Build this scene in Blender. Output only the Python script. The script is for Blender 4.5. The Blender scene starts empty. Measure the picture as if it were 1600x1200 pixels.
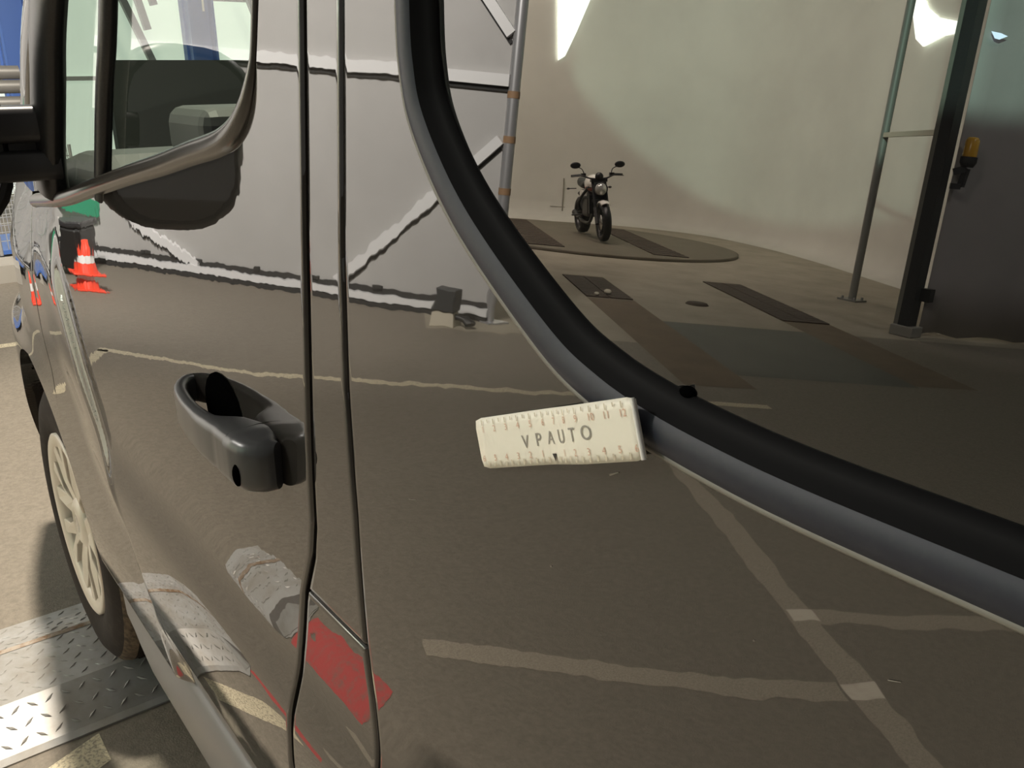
import bpy, math, random
from math import sin, cos, pi, sqrt, radians, atan2, hypot
from mathutils import Vector, Matrix

random.seed(7)
C = bpy.context.scene.collection
SC = bpy.context.scene
ZF = -0.05          # hall floor; z = 0 is the top of the ramp plate under the front wheel

# ------------------------------------------------------------------ camera
# World axes: X = van forward (0 at the front axle), Y = out of the van's left flank, Z = up.
F_PX, YAW, PITCH, ROLL = 1380.0, 0.6515, 0.3417, -0.0079
CAM = Vector((-2.036, 0.2565, 1.309))
fwd = Vector((cos(YAW) * cos(PITCH), -sin(YAW) * cos(PITCH), -sin(PITCH)))
rgt = Vector((-sin(YAW), -cos(YAW), 0))
upv = rgt.cross(fwd)
r2 = cos(ROLL) * rgt + sin(ROLL) * upv
u2 = -sin(ROLL) * rgt + cos(ROLL) * upv
cd = bpy.data.cameras.new('camera')
cd.sensor_fit = 'HORIZONTAL'
cd.sensor_width = 36.0
cd.lens = 36.0 * F_PX / 1600.0
cd.clip_start = 0.02
cd.clip_end = 200
cam = bpy.data.objects.new('camera', cd)
M = Matrix((r2, u2, -fwd)).transposed().to_4x4()
M.translation = CAM
cam.matrix_world = M
C.objects.link(cam)
SC.camera = cam

# ------------------------------------------------------------------ world, lamps, exposure
SC.view_settings.view_transform = 'Standard'
SC.view_settings.look = 'None'
SC.view_settings.gamma = 1.0
SC.view_settings.use_curve_mapping = False
SC.view_settings.exposure = 0.0
wd = bpy.data.worlds.new('hall_ambient')
SC.world = wd
wd.use_nodes = True
bg = wd.node_tree.nodes['Background']
bg.inputs[0].default_value = (1.0, 0.95, 0.86, 1)
bg.inputs[1].default_value = 0.18


def aim(o, target):
    o.rotation_euler = (Vector(target) - o.location).to_track_quat('-Z', 'Y').to_euler()


def area(name, loc, target, size, watt, col):
    l = bpy.data.lights.new(name, 'AREA')
    l.shape = 'DISK'
    l.size = size
    l.energy = watt
    l.color = col
    o = bpy.data.objects.new(name, l)
    o.location = loc
    C.objects.link(o)
    aim(o, target)
    return o


def spot(name, loc, target, half, watt, col, blend=0.06, rad=0.12):
    l = bpy.data.lights.new(name, 'SPOT')
    l.spot_size = 2 * half
    l.spot_blend = blend
    l.energy = watt
    l.color = col
    l.shadow_soft_size = rad
    o = bpy.data.objects.new(name, l)
    o.location = loc
    C.objects.link(o)
    aim(o, target)
    return o


WARM = (1.0, 0.90, 0.76)
LAMP_POS = (0.3, -0.55, 5.6)          # ceiling lamp over the van's nose
WALL_FILL_POS = (1.2, -0.2, 4.3)       # added fill lamp that brightens the white partition
DAY_SPOT_POS = (-3.0, -1.98, 4.21)        # added spot over the van's tail, standing in for daylight on the curved wall
area('ceiling_lamp_light', LAMP_POS, (0.3, -0.55, 0), 0.30, 540, WARM)
spot('partition_fill_light', WALL_FILL_POS, (5.2, 2.7, 2.1), radians(50), 4300, (1.0, 0.95, 0.88), 1.0, 0.3)
spot('studio_daylight_spot', DAY_SPOT_POS, (5.713, 13.723, 8.871), radians(26.5), 20000, (0.66, 1.0, 0.80))
SIDE_POS = (1.4, 4.4, 5.4)             # added fill lamp for the flank, on the hall's open side
spot('side_fill_light', SIDE_POS, (-1.75, 0, 1.05), radians(13), 560, (1.0, 0.95, 0.88), 0.6, 0.25)
area('studio_lamp_light', (8.0, 9.0, 6.5), (8.6, 10.5, 0), 1.2, 560, (1.0, 0.88, 0.74))
TARP_FILL_POS = (-1.4, 6.8, 5.2)  # added fill lamp that lifts the dark lower tarp
spot('tarp_fill_light', TARP_FILL_POS, (0.9, 9.8, 1.3), radians(33), 750, (1.0, 0.95, 0.92), 0.4, 0.2)
area('studio_wall_fill_light', (8.6, 6.2, 5.6), (12.1, 10.5, 1.2), 0.9, 950, (1.0, 0.85, 0.76))  # added warm fill for the left part of the curved wall

# ------------------------------------------------------------------ materials
MATS = {}


def mat(name, col, rough=0.5, metal=0.0, spec=0.5, ior=1.5, coat=0.0, noise=None, bump=None, emit=None, coat_ior=1.5):
    """noise = (scale, second colour, contrast lo, hi); bump = (scale, distance)"""
    if name in MATS:
        return MATS[name]
    m = bpy.data.materials.new(name)
    m.use_nodes = True
    nt = m.node_tree
    b = nt.nodes['Principled BSDF']
    b.inputs['Base Color'].default_value = (*col, 1)
    b.inputs['Roughness'].default_value = rough
    b.inputs['Metallic'].default_value = metal
    b.inputs['IOR'].default_value = ior
    b.inputs['Specular IOR Level'].default_value = spec
    b.inputs['Coat Weight'].default_value = coat
    b.inputs['Coat IOR'].default_value = coat_ior
    b.inputs['Coat Roughness'].default_value = 0.01
    if emit:
        b.inputs['Emission Color'].default_value = (*emit[0], 1)
        b.inputs['Emission Strength'].default_value = emit[1]
    tc = nt.nodes.new('ShaderNodeTexCoord')
    if noise:
        n = nt.nodes.new('ShaderNodeTexNoise')
        n.inputs['Scale'].default_value = noise[0]
        n.inputs['Detail'].default_value = 6
        n.inputs['Roughness'].default_value = 0.65
        r = nt.nodes.new('ShaderNodeValToRGB')
        r.color_ramp.elements[0].position = noise[2]
        r.color_ramp.elements[1].position = noise[3]
        r.color_ramp.elements[0].color = (*col, 1)
        r.color_ramp.elements[1].color = (*noise[1], 1)
        nt.links.new(tc.outputs['Object'], n.inputs['Vector'])
        nt.links.new(n.outputs['Fac'], r.inputs['Fac'])
        nt.links.new(r.outputs['Color'], b.inputs['Base Color'])
    if bump:
        n2 = nt.nodes.new('ShaderNodeTexNoise')
        n2.inputs['Scale'].default_value = bump[0]
        n2.inputs['Detail'].default_value = 2
        bp = nt.nodes.new('ShaderNodeBump')
        bp.inputs['Distance'].default_value = bump[1]
        nt.links.new(tc.outputs['Object'], n2.inputs['Vector'])
        nt.links.new(n2.outputs['Fac'], bp.inputs['Height'])
        nt.links.new(bp.outputs['Normal'], b.inputs['Normal'])
        if coat:
            nt.links.new(bp.outputs['Normal'], b.inputs['Coat Normal'])
    MATS[name] = m
    return m


def sheet_glass(name, tint, ior):
    m = bpy.data.materials.new(name)
    m.use_nodes = True
    nt = m.node_tree
    nt.nodes.clear()
    out = nt.nodes.new('ShaderNodeOutputMaterial')
    mix = nt.nodes.new('ShaderNodeMixShader')
    fr = nt.nodes.new('ShaderNodeFresnel')
    geo = nt.nodes.new('ShaderNodeNewGeometry')
    ma = nt.nodes.new('ShaderNodeMath')
    ma.operation = 'MULTIPLY_ADD'
    ma.inputs[1].default_value = 1 / ior - ior
    ma.inputs[2].default_value = ior
    nt.links.new(geo.outputs['Backfacing'], ma.inputs[0])
    nt.links.new(ma.outputs[0], fr.inputs['IOR'])
    tr = nt.nodes.new('ShaderNodeBsdfTransparent')
    tr.inputs[0].default_value = (*tint, 1)
    gl = nt.nodes.new('ShaderNodeBsdfGlossy')
    gl.inputs['Roughness'].default_value = 0.0
    nt.links.new(fr.outputs[0], mix.inputs[0])
    nt.links.new(tr.outputs[0], mix.inputs[1])
    nt.links.new(gl.outputs[0], mix.inputs[2])
    nt.links.new(mix.outputs[0], out.inputs['Surface'])
    MATS[name] = m
    return m


PAINT = mat('grey_brown_metallic_paint', (0.030, 0.027, 0.024), rough=0.22, metal=0.0, ior=1.95, spec=0.5, bump=(26, 0.00010))
PAINT.node_tree.nodes['Principled BSDF'].inputs['Roughness'].default_value = 0.015
PRIVACY = mat('privacy_glass', (0.004, 0.004, 0.004), rough=0.0, ior=1.95)
GLASS = sheet_glass('cab_glass', (0.80, 0.86, 0.80), 1.62)
SCREEN = sheet_glass('windscreen_glass', (0.90, 0.95, 0.90), 1.25)
RUBBER = mat('blue_black_rubber', (0.026, 0.029, 0.042), rough=0.50, ior=1.42, noise=(180, (0.030, 0.033, 0.045), 0.45, 0.62))
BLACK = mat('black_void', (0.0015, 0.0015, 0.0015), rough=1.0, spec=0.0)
BLACKPL = mat('black_plastic', (0.012, 0.012, 0.013), rough=0.35, noise=(300, (0.018, 0.018, 0.019), 0.4, 0.6))
GREYPL = mat('charcoal_plastic', (0.030, 0.030, 0.032), rough=0.33)
HANDLE = mat('handle_charcoal', (0.055, 0.056, 0.058), rough=0.30, ior=1.6)
SILLPL = mat('sill_grey_plastic', (0.16, 0.155, 0.15), rough=0.45)
BELT = mat('belt_moulding_dark', (0.045, 0.040, 0.034), rough=0.20, ior=1.7)
TYRE = mat('tyre_rubber', (0.018, 0.013, 0.010), rough=0.8, spec=0.25, noise=(40, (0.032, 0.025, 0.019), 0.5, 0.7))
TREAD = mat('dusty_tread_edge', (0.16, 0.12, 0.08), rough=0.9, noise=(60, (0.06, 0.045, 0.032), 0.4, 0.6))
SILVER = mat('hubcap_silver', (0.74, 0.68, 0.58), rough=0.38, metal=0.15)
CHROME = mat('chrome', (0.75, 0.75, 0.75), rough=0.12, metal=1.0)
ALU = mat('aluminium_tube', (0.55, 0.55, 0.56), rough=0.38, metal=0.6)
ALULT = mat('white_aluminium', (0.88, 0.88, 0.88), rough=0.4)
FLOOR = mat('dusty_hall_floor', (0.265, 0.23, 0.185), rough=0.75, noise=(70, (0.195, 0.17, 0.135), 0.36, 0.66), bump=(220, 0.0012))
CONC = mat('light_concrete', (0.42, 0.375, 0.29), rough=0.8, noise=(1.6, (0.30, 0.265, 0.205), 0.35, 0.7))
BROWNF = mat('brown_floor_strip', (0.20, 0.145, 0.095), rough=0.8, noise=(3, (0.15, 0.11, 0.07), 0.35, 0.7))
DARKMAT = mat('dark_grating', (0.075, 0.055, 0.038), rough=0.8)
STEELFL = mat('grey_floor_plate', (0.115, 0.112, 0.095), rough=0.6, noise=(2, (0.09, 0.088, 0.075), 0.35, 0.7))
TURNT = mat('turntable_deck', (0.19, 0.165, 0.12), rough=0.75, noise=(2, (0.16, 0.14, 0.10), 0.4, 0.7))
CYC = mat('studio_wall_paint', (0.72, 0.70, 0.63), rough=0.85, noise=(0.6, (0.62, 0.60, 0.54), 0.35, 0.7))
PART = mat('partition_panel', (0.54, 0.53, 0.515), rough=0.7, noise=(1.2, (0.48, 0.47, 0.455), 0.35, 0.7))
DARKG = mat('dark_joint', (0.035, 0.034, 0.033), rough=0.8)
SHEET = mat('slate_tarp', (0.36, 0.34, 0.335), rough=0.6, noise=(0.8, (0.30, 0.285, 0.28), 0.35, 0.7))
DPOST = mat('dark_post', (0.020, 0.021, 0.022), rough=0.5)
LINE = mat('worn_cream_line', (0.72, 0.64, 0.46), rough=0.85, noise=(120, (0.34, 0.29, 0.22), 0.46, 0.62))
FAINT = mat('faded_line', (0.50, 0.44, 0.35), rough=0.85, noise=(260, (0.30, 0.26, 0.21), 0.42, 0.62))
WHITEP = mat('fresh_white_dash', (0.86, 0.78, 0.66), rough=0.8, noise=(16, (0.70, 0.60, 0.50), 0.5, 0.75))
REDP = mat('red_floor_paint', (0.58, 0.075, 0.075), rough=0.8, noise=(45, (0.36, 0.14, 0.12), 0.48, 0.68))
GALV = mat('galvanised_checker_plate', (0.47, 0.465, 0.455), rough=0.42, metal=0.25, noise=(11, (0.36, 0.335, 0.30), 0.40, 0.68))
RUST = mat('rusty_seam', (0.22, 0.13, 0.07), rough=0.9, noise=(30, (0.42, 0.36, 0.30), 0.4, 0.6))
ORANGE = mat('cone_orange', (0.95, 0.075, 0.03), rough=0.5)
WHITE = mat('white_plastic', (0.82, 0.80, 0.77), rough=0.5)
CREAM = mat('cream_magnet', (0.94, 0.90, 0.78), rough=0.38)
INKG = mat('grey_ink', (0.33, 0.31, 0.27), rough=0.6)
INKR = mat('faded_red_ink', (0.72, 0.48, 0.36), rough=0.6)
INKT = mat('faded_tick_ink', (0.64, 0.57, 0.44), rough=0.6)
BLUE = mat('blue_steel', (0.07, 0.16, 0.46), rough=0.45)
DAY = mat('daylight_panel', (0.8, 0.85, 0.8), rough=0.9, emit=((0.90, 1.0, 0.88), 0.72))
WINLT = mat('bright_opening', (0.9, 0.9, 0.9), rough=0.9, emit=((0.92, 1.0, 0.86), 9.0))
WINBL = mat('blue_bright_opening', (0.7, 0.8, 0.9), rough=0.9, emit=((0.62, 0.80, 1.0), 6.0))
BWHITE = mat('motorcycle_white', (0.86, 0.83, 0.76), rough=0.25, coat=0.5)
BBLACK = mat('motorcycle_black', (0.010, 0.010, 0.010), rough=0.4)
BGREY = mat('motorcycle_engine_grey', (0.09, 0.088, 0.082), rough=0.4, metal=0.6)
BRED = mat('motorcycle_red_stripe', (0.35, 0.10, 0.08), rough=0.4)
LENS = mat('headlamp_lens', (0.55, 0.55, 0.52), rough=0.08, metal=0.5)
AMBER = mat('amber_beacon', (0.62, 0.34, 0.03), rough=0.25)
GREENB = mat('green_banner', (0.05, 0.36, 0.20), rough=0.5)
SEATM = mat('seat_fabric', (0.030, 0.032, 0.032), rough=0.9)
DASHM = mat('dashboard_plastic', (0.060, 0.064, 0.062), rough=0.55)
TAPE = mat('brown_tape', (0.36, 0.22, 0.12), rough=0.6)
STONE = mat('pale_stone', (0.60, 0.55, 0.44), rough=0.9)
SIGNLT = mat('lit_sign_face', (0.85, 0.9, 0.8), rough=0.5, emit=((0.85, 1.0, 0.75), 1.6))


# ------------------------------------------------------------------ mesh helpers
def link(name, me, material, parent=None, smooth=False):
    o = bpy.data.objects.new(name, me)
    C.objects.link(o)
    if material is not None and len(me.materials) == 0:
        me.materials.append(material)
    if parent is not None:
        o.parent = parent
    if smooth:
        for p in me.polygons:
            p.use_smooth = True
    return o


def mesh(name, vs, fs, material, parent=None, smooth=False):
    me = bpy.data.meshes.new(name)
    me.from_pydata([tuple(v) for v in vs], [], fs)
    me.validate()
    me.update()
    return link(name, me, material, parent, smooth)


def empty(name, loc=(0, 0, 0), rz=0.0):
    o = bpy.data.objects.new(name, None)
    o.empty_display_size = 0.1
    o.location = loc
    o.rotation_euler = (0, 0, rz)
    C.objects.link(o)
    return o


def tag(o, label=None, cat=None, group=None, kind=None):
    if label:
        o['label'] = label
    if cat:
        o['category'] = cat
    if group:
        o['group'] = group
    if kind:
        o['kind'] = kind
    return o


class MB:
    """collects vertices and faces of one part"""

    def __init__(self):
        self.v, self.f, self.sm = [], [], []

    def add(self, vs, fs, smooth=False):
        n = len(self.v)
        self.v += [tuple(q) for q in vs]
        self.f += [tuple(i + n for i in q) for q in fs]
        self.sm += [smooth] * len(fs)
        return self

    def box(self, c, s, rot=None, taper=1.0):
        vs = []
        for z in (-.5, .5):
            k = taper if z > 0 else 1.0
            for x, y in ((-.5, -.5), (.5, -.5), (.5, .5), (-.5, .5)):
                p = Vector((x * s[0] * k, y * s[1] * k, z * s[2]))
                if rot is not None:
                    p = rot @ p
                vs.append(p + Vector(c))
        return self.add(vs, [(0, 3, 2, 1), (4, 5, 6, 7), (0, 1, 5, 4), (1, 2, 6, 5), (2, 3, 7, 6), (3, 0, 4, 7)])

    def bar(self, a, b, w, h, up=(0, 0, 1)):
        a, b = Vector(a), Vector(b)
        d = (b - a).normalized()
        s = d.cross(Vector(up))
        if s.length < 1e-4:
            s = d.cross(Vector((1, 0, 0)))
        s.normalize()
        t = s.cross(d)
        vs = []
        for p in (a, b):
            for i, j in ((-1, -1), (1, -1), (1, 1), (-1, 1)):
                vs.append(p + s * (i * w / 2) + t * (j * h / 2))
        return self.add(vs, [(0, 1, 2, 3), (7, 6, 5, 4), (0, 4, 5, 1), (1, 5, 6, 2), (2, 6, 7, 3), (3, 7, 4, 0)])

    def tube(self, path, rad, n=10, closed=False, flat=None, cap=True):
        """round tube along a path; rad is a number or a list; flat=(sx, sy) squashes the section"""
        path = [Vector(p) for p in path]
        m = len(path)
        rads = rad if isinstance(rad, (list, tuple)) else [rad] * m
        rings = []
        prev = None
        for i, p in enumerate(path):
            if closed:
                d = path[(i + 1) % m] - path[i - 1]
            else:
                d = path[min(i + 1, m - 1)] - path[max(i - 1, 0)]
            d.normalize()
            if prev is None:
                s = d.cross(Vector((0, 0, 1)))
                if s.length < 0.05:
                    s = d.cross(Vector((0, 1, 0)))
            else:
                s = prev - d * prev.dot(d)
            s.normalize()
            prev = s
            t = s.cross(d)
            fx, fy = flat or (1, 1)
            rings.append([p + s * (cos(2 * pi * k / n) * rads[i] * fx) + t * (sin(2 * pi * k / n) * rads[i] * fy) for k in range(n)])
        vs = [v for r in rings for v in r]
        fs = []
        for i in range(m if closed else m - 1):
            j = (i + 1) % m
            for k in range(n):
                k2 = (k + 1) % n
                fs.append((i * n + k, i * n + k2, j * n + k2, j * n + k))
        self.add(vs, fs, True)
        if cap and not closed:
            self.add(rings[0], [tuple(range(n))[::-1]])
            self.add(rings[-1], [tuple(range(n))])
        return self

    def lathe(self, prof, c=(0, 0, 0), axis='Y', n=32, closed=False, a0=0.0, a1=2 * pi):
        """prof = [(radius, along)]"""
        c = Vector(c)
        full = abs(a1 - a0 - 2 * pi) < 1e-6
        cols = n if full else n + 1
        vs = []
        for k in range(cols):
            a = a0 + (a1 - a0) * k / n
            for r, h in prof:
                if axis == 'Y':
                    q = Vector((r * cos(a), h, r * sin(a)))
                elif axis == 'Z':
                    q = Vector((r * cos(a), r * sin(a), h))
                else:
                    q = Vector((h, r * cos(a), r * sin(a)))
                vs.append(c + q)
        m = len(prof)
        fs = []
        for k in range(n):
            k2 = (k + 1) % cols
            for i in range(m if closed else m - 1):
                i2 = (i + 1) % m
                fs.append((k * m + i, k * m + i2, k2 * m + i2, k2 * m + i))
        return self.add(vs, fs, True)

    def ball(self, c, r, n=14, m=8):
        r = r if isinstance(r, (tuple, list)) else (r, r, r)
        vs, fs = [], []
        for i in range(m + 1):
            th = pi * i / m
            for k in range(n):
                ph = 2 * pi * k / n
                vs.append((c[0] + r[0] * sin(th) * cos(ph), c[1] + r[1] * sin(th) * sin(ph), c[2] + r[2] * cos(th)))
        for i in range(m):
            for k in range(n):
                k2 = (k + 1) % n
                fs.append((i * n + k, (i + 1) * n + k, (i + 1) * n + k2, i * n + k2))
        return self.add(vs, fs, True)

    def prism(self, pts, axis, lo, hi):
        """closed 2-D outline extruded along axis"""
        n = len(pts)
        vs = []
        for h in (lo, hi):
            for a, b in pts:
                vs.append({'X': (h, a, b), 'Y': (a, h, b), 'Z': (a, b, h)}[axis])
        fs = [tuple(range(n)), tuple(range(2 * n - 1, n - 1, -1))]
        for i in range(n):
            j = (i + 1) % n
            fs.append((i, i + n, j + n, j))
        return self.add(vs, fs)

    def build(self, name, material, parent=None):
        me = bpy.data.meshes.new(name)
        me.from_pydata(self.v, [], self.f)
        me.polygons.foreach_set('use_smooth', self.sm)
        me.update()
        import bmesh
        bm = bmesh.new()
        bm.from_mesh(me)
        bmesh.ops.recalc_face_normals(bm, faces=bm.faces)
        bm.to_mesh(me)
        bm.free()
        return link(name, me, material, parent)


def bevel(o, w=0.005, seg=2):
    m = o.modifiers.new('bevel', 'BEVEL')
    m.width = w
    m.segments = seg
    m.limit_method = 'ANGLE'
    return o


def catmull(K, n=10, closed=False):
    K = [Vector(k) for k in K]
    m = len(K)
    out = []
    for i in range(m if closed else m - 1):
        if closed:
            p0, p1, p2, p3 = K[i - 1], K[i], K[(i + 1) % m], K[(i + 2) % m]
        else:
            p0 = K[i - 1] if i > 0 else 2 * K[0] - K[1]
            p1, p2 = K[i], K[i + 1]
            p3 = K[i + 2] if i + 2 < m else 2 * K[-1] - K[-2]
        for k in range(n):
            t = k / n
            out.append(0.5 * ((2 * p1) + (-p0 + p2) * t + (2 * p0 - 5 * p1 + 4 * p2 - p3) * t * t + (-p0 + 3 * p1 - 3 * p2 + p3) * t ** 3))
    if not closed:
        out.append(K[-1].copy())
    return out


def interp(x, tab):
    """piecewise linear, tab sorted by first column"""
    if x <= tab[0][0]:
        return tab[0][1]
    for (a, b), (c, d) in zip(tab[:-1], tab[1:]):
        if x <= c:
            return b + (d - b) * (x - a) / (c - a)
    return tab[-1][1]


def text_mesh(s, size, extrude=0.0):
    cu = bpy.data.curves.new('lettering', 'FONT')
    cu.body = s
    cu.size = size
    cu.extrude = extrude
    cu.align_x = 'CENTER'
    cu.align_y = 'CENTER'
    o = bpy.data.objects.new('lettering_curve', cu)
    C.objects.link(o)
    dg = bpy.context.evaluated_depsgraph_get()
    me = bpy.data.meshes.new_from_object(o.evaluated_get(dg))
    bpy.data.objects.remove(o)
    bpy.data.curves.remove(cu)
    return [v.co.copy() for v in me.vertices], [tuple(p.vertices) for p in me.polygons]


# ------------------------------------------------------------------ the van's flank: y = S(x, z)
SK = [(-1, .9), (.30, .9), (.38, .55), (.46, .33), (.52, .24), (.60, .13), (.68, .03), (.71, .0), (.73, -.07), (.752, -.22), (.775, -.22), (.81, -.03),
      (.85, .01), (.92, -.015), (1.06, -.067), (1.45, -.067), (1.6, -.10), (1.8, -.28), (2.0, -.60), (3, -.6)]
_I = [0.0]
for (za, sa), (zb, sb) in zip(SK[:-1], SK[1:]):
    _I.append(_I[-1] + (sa + sb) / 2 * (zb - za))


def Sraw(z):
    for i in range(len(SK) - 1):
        if z <= SK[i + 1][0]:
            t = z - SK[i][0]
            m = (SK[i + 1][1] - SK[i][1]) / (SK[i + 1][0] - SK[i][0])
            return _I[i] + SK[i][1] * t + .5 * m * t * t
    return _I[-1]


_S0 = Sraw(.88)
_cache = {}


def Sz(z):
    k = round(z, 5)
    if k not in _cache:
        _cache[k] = Sraw(z) - _S0
    return _cache[k]


def sst(t):
    t = min(1.0, max(0.0, t))
    return t * t * (3 - 2 * t)


CREASE = [(.3, -.92), (.68, -.81), (.733, -.76), (.884, -.65), (1.024, -.56), (1.13, -.56), (3, -.56)]


def S(x, z):
    y = Sz(z)
    if x < -1.0:
        return y
    xc = interp(z, CREASE)
    fl = sst((x - xc) / .05)
    if z < .88:
        yf = -.004 * sst((.88 - z) / .1)
        if z < .55:
            yf -= .55 * (.55 - z) ** 2 + .02 * (.55 - z)
        y = y * (1 - fl) + yf * fl
    y += .012 * sst((1.10 - z) / .12) * sst((z - .62) / .12) * (sst((x - xc) / .03) - sst((x - xc - .03) / .25))
    a = max(0, x + .30)
    y -= (.20 * a * a) * (1 - .66 * sst((.83 - z) / .10)) + .35 * max(0, a - .55) ** 2 * (1 - .5 * sst((.83 - z) / .10))
    y -= .22 * max(0, z - .98) * sst((x + .62) / .6)
    return y


GLASS_T = 0.067


def glass_y(z, off=-0.008):
    return Sz(1.2) - GLASS_T * (z - 1.2) + off


def panel(name, xa, xb, z0, z1, material, parent, dz=0.006, nx=60, hem_a=True, hem_b=True, hem_z0=False, hem_z1=False, depth=0.016, off=0.0):
    """sheet metal panel lying in the flank surface between x = xa(z) (rear) and x = xb(z) (front), edges folded inwards"""
    r = 0.0030
    nz = max(2, int(round((z1 - z0) / dz)))
    zs = [z0 + (z1 - z0) * i / nz for i in range(nz + 1)]
    if hem_z0:
        zs = [z0, z0 + .0006, z0 + .0015, z0 + .003] + [z for z in zs if z > z0 + .0045]
    if hem_z1:
        zs = [z for z in zs if z < z1 - .0045] + [z1 - .003, z1 - .0015, z1 - .0006, z1]
    vs, rows = [], []
    for z in zs:
        a, b = xa(z), xb(z)
        xs = [a + (b - a) * i / nx for i in range(nx + 1)]
        w = b - a
        if hem_a and w > .03:
            xs = [a, a + .0006, a + .0015, a + .003] + [a + .006 + (b - a - .006) * i / (nx - 4) for i in range(nx - 3)]
        if hem_b and w > .03:
            lo = xs[:4] if hem_a else [a]
            base = lo[-1] + .003
            k = nx + 1 - len(lo) - 4
            xs = lo + [base + (b - .006 - base) * i / (k - 1) for i in range(k)] + [b - .003, b - .0015, b - .0006, b]
        row = []
        for x in xs:
            e = 1.0
            if hem_a:
                e = min(e, (x - a) / r)
            if hem_b:
                e = min(e, (b - x) / r)
            if hem_z0:
                e = min(e, (z - z0) / r)
            if hem_z1:
                e = min(e, (z1 - z) / r)
            e = max(0.0, min(1.0, e))
            drop = r * (1 - sqrt(max(0, 1 - (1 - e) ** 2)))
            row.append(len(vs))
            vs.append((x, S(x, z) + off - drop, z))
        rows.append(row)
    fs, sm = [], []
    for i in range(len(rows) - 1):
        for k in range(len(rows[0]) - 1):
            fs.append((rows[i][k], rows[i + 1][k], rows[i + 1][k + 1], rows[i][k + 1]))
    # folded edge
    loop = rows[0] + [rw[-1] for rw in rows[1:]] + rows[-1][-2::-1] + [rw[0] for rw in rows[-2:0:-1]]
    base = len(vs)
    for i in loop:
        vs.append(vs[i])
    for i in loop:
        x, y, z = vs[i]
        vs.append((x, y - depth, z))
    n = len(loop)
    nsm = len(fs)
    for i in range(n):
        j = (i + 1) % n
        fs.append((base + i, base + j, base + n + j, base + n + i))
    me = bpy.data.meshes.new(name)
    me.from_pydata(vs, [], fs)
    me.polygons.foreach_set('use_smooth', [q < nsm for q in range(len(fs))])
    me.update()
    return link(name, me, material, parent)


# =================================================================== THE HALL
fl = MB().add([(-14, -14, ZF), (24, -14, ZF), (24, 24, ZF), (-14, 24, ZF)], [(0, 1, 2, 3)]).build('floor', FLOOR)
tag(fl, 'dusty brown-grey hall floor with worn paint lines', None, kind='structure')
UA = radians(31.3)
U2, V2 = Vector((cos(UA), sin(UA), 0)), Vector((-sin(UA), cos(UA), 0))


def uv(u, v, z=ZF):
    p = U2 * u + V2 * v
    return Vector((p.x, p.y, z))


def strip(name, u0, u1, v0, v1, m, z=0.002, parent=None, wob=0.0):
    z = z * .4
    mb = MB()
    n = max(1, int(max(u1 - u0, v1 - v0) / 0.05)) if wob else 1
    along_u = (u1 - u0) > (v1 - v0)
    vs = []
    for i in range(n + 1):
        t = i / n
        j1, j2 = random.uniform(-wob, wob), random.uniform(-wob, wob)
        if along_u:
            vs += [uv(u0 + (u1 - u0) * t, v0 + j1, ZF + z), uv(u0 + (u1 - u0) * t, v1 + j2, ZF + z)]
        else:
            vs += [uv(u0 + j1, v0 + (v1 - v0) * t, ZF + z), uv(u1 + j2, v0 + (v1 - v0) * t, ZF + z)]
    fs = [(2 * i, 2 * i + 1, 2 * i + 3, 2 * i + 2) for i in range(n)]
    mb.add(vs, fs)
    return mb.build(name, m, parent)


for a in ((2.86, 2.94, -.85, 3.0, LINE), (0.03, 0.12, .85, 2.06, FAINT), (0.42, 0.50, 2.16, 3.2, FAINT),
          (-1.5, 2.2, 2.07, 2.16, FAINT), (2.05, 2.9, -.85, -.79, LINE)):
    strip('painted_line', *a[:4], a[4], 0.002, fl, 0.004)
for a in ((0.04, 0.11, 2.07, 2.16), (0.43, 0.495, 2.08, 2.17)):
    strip('white_dash', *a, WHITEP, 0.0035, fl)
# direct view: a short line end on the floor ahead of the van
mb = MB().add([(3.05, -.9, ZF + .0008), (3.12, -.9, ZF + .002), (3.30, 0.4, ZF + .002), (3.22, 0.4, ZF + .002)], [(0, 1, 2, 3)])
mb.build('painted_line', LINE, fl)
# red stripe beside the ramp
rs = []
for i in range(9):
    t = i / 8
    rs += [(-.16 - .40 * t, .47 + random.uniform(-.012, .012), ZF + .0012), (-.14 - .38 * t, .54 + random.uniform(-.012, .012), ZF + .0012)]
mesh('red_paint_stripe', rs, [(2 * i, 2 * i + 1, 2 * i + 3, 2 * i + 2) for i in range(8)], REDP, fl)
mesh('painted_line', [(-.24, .03, ZF + .0008), (-.34, .03, ZF + .0008), (-.52, .42, ZF + .0008), (-.40, .42, ZF + .0008)], [(0, 1, 2, 3)], LINE, fl)

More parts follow.
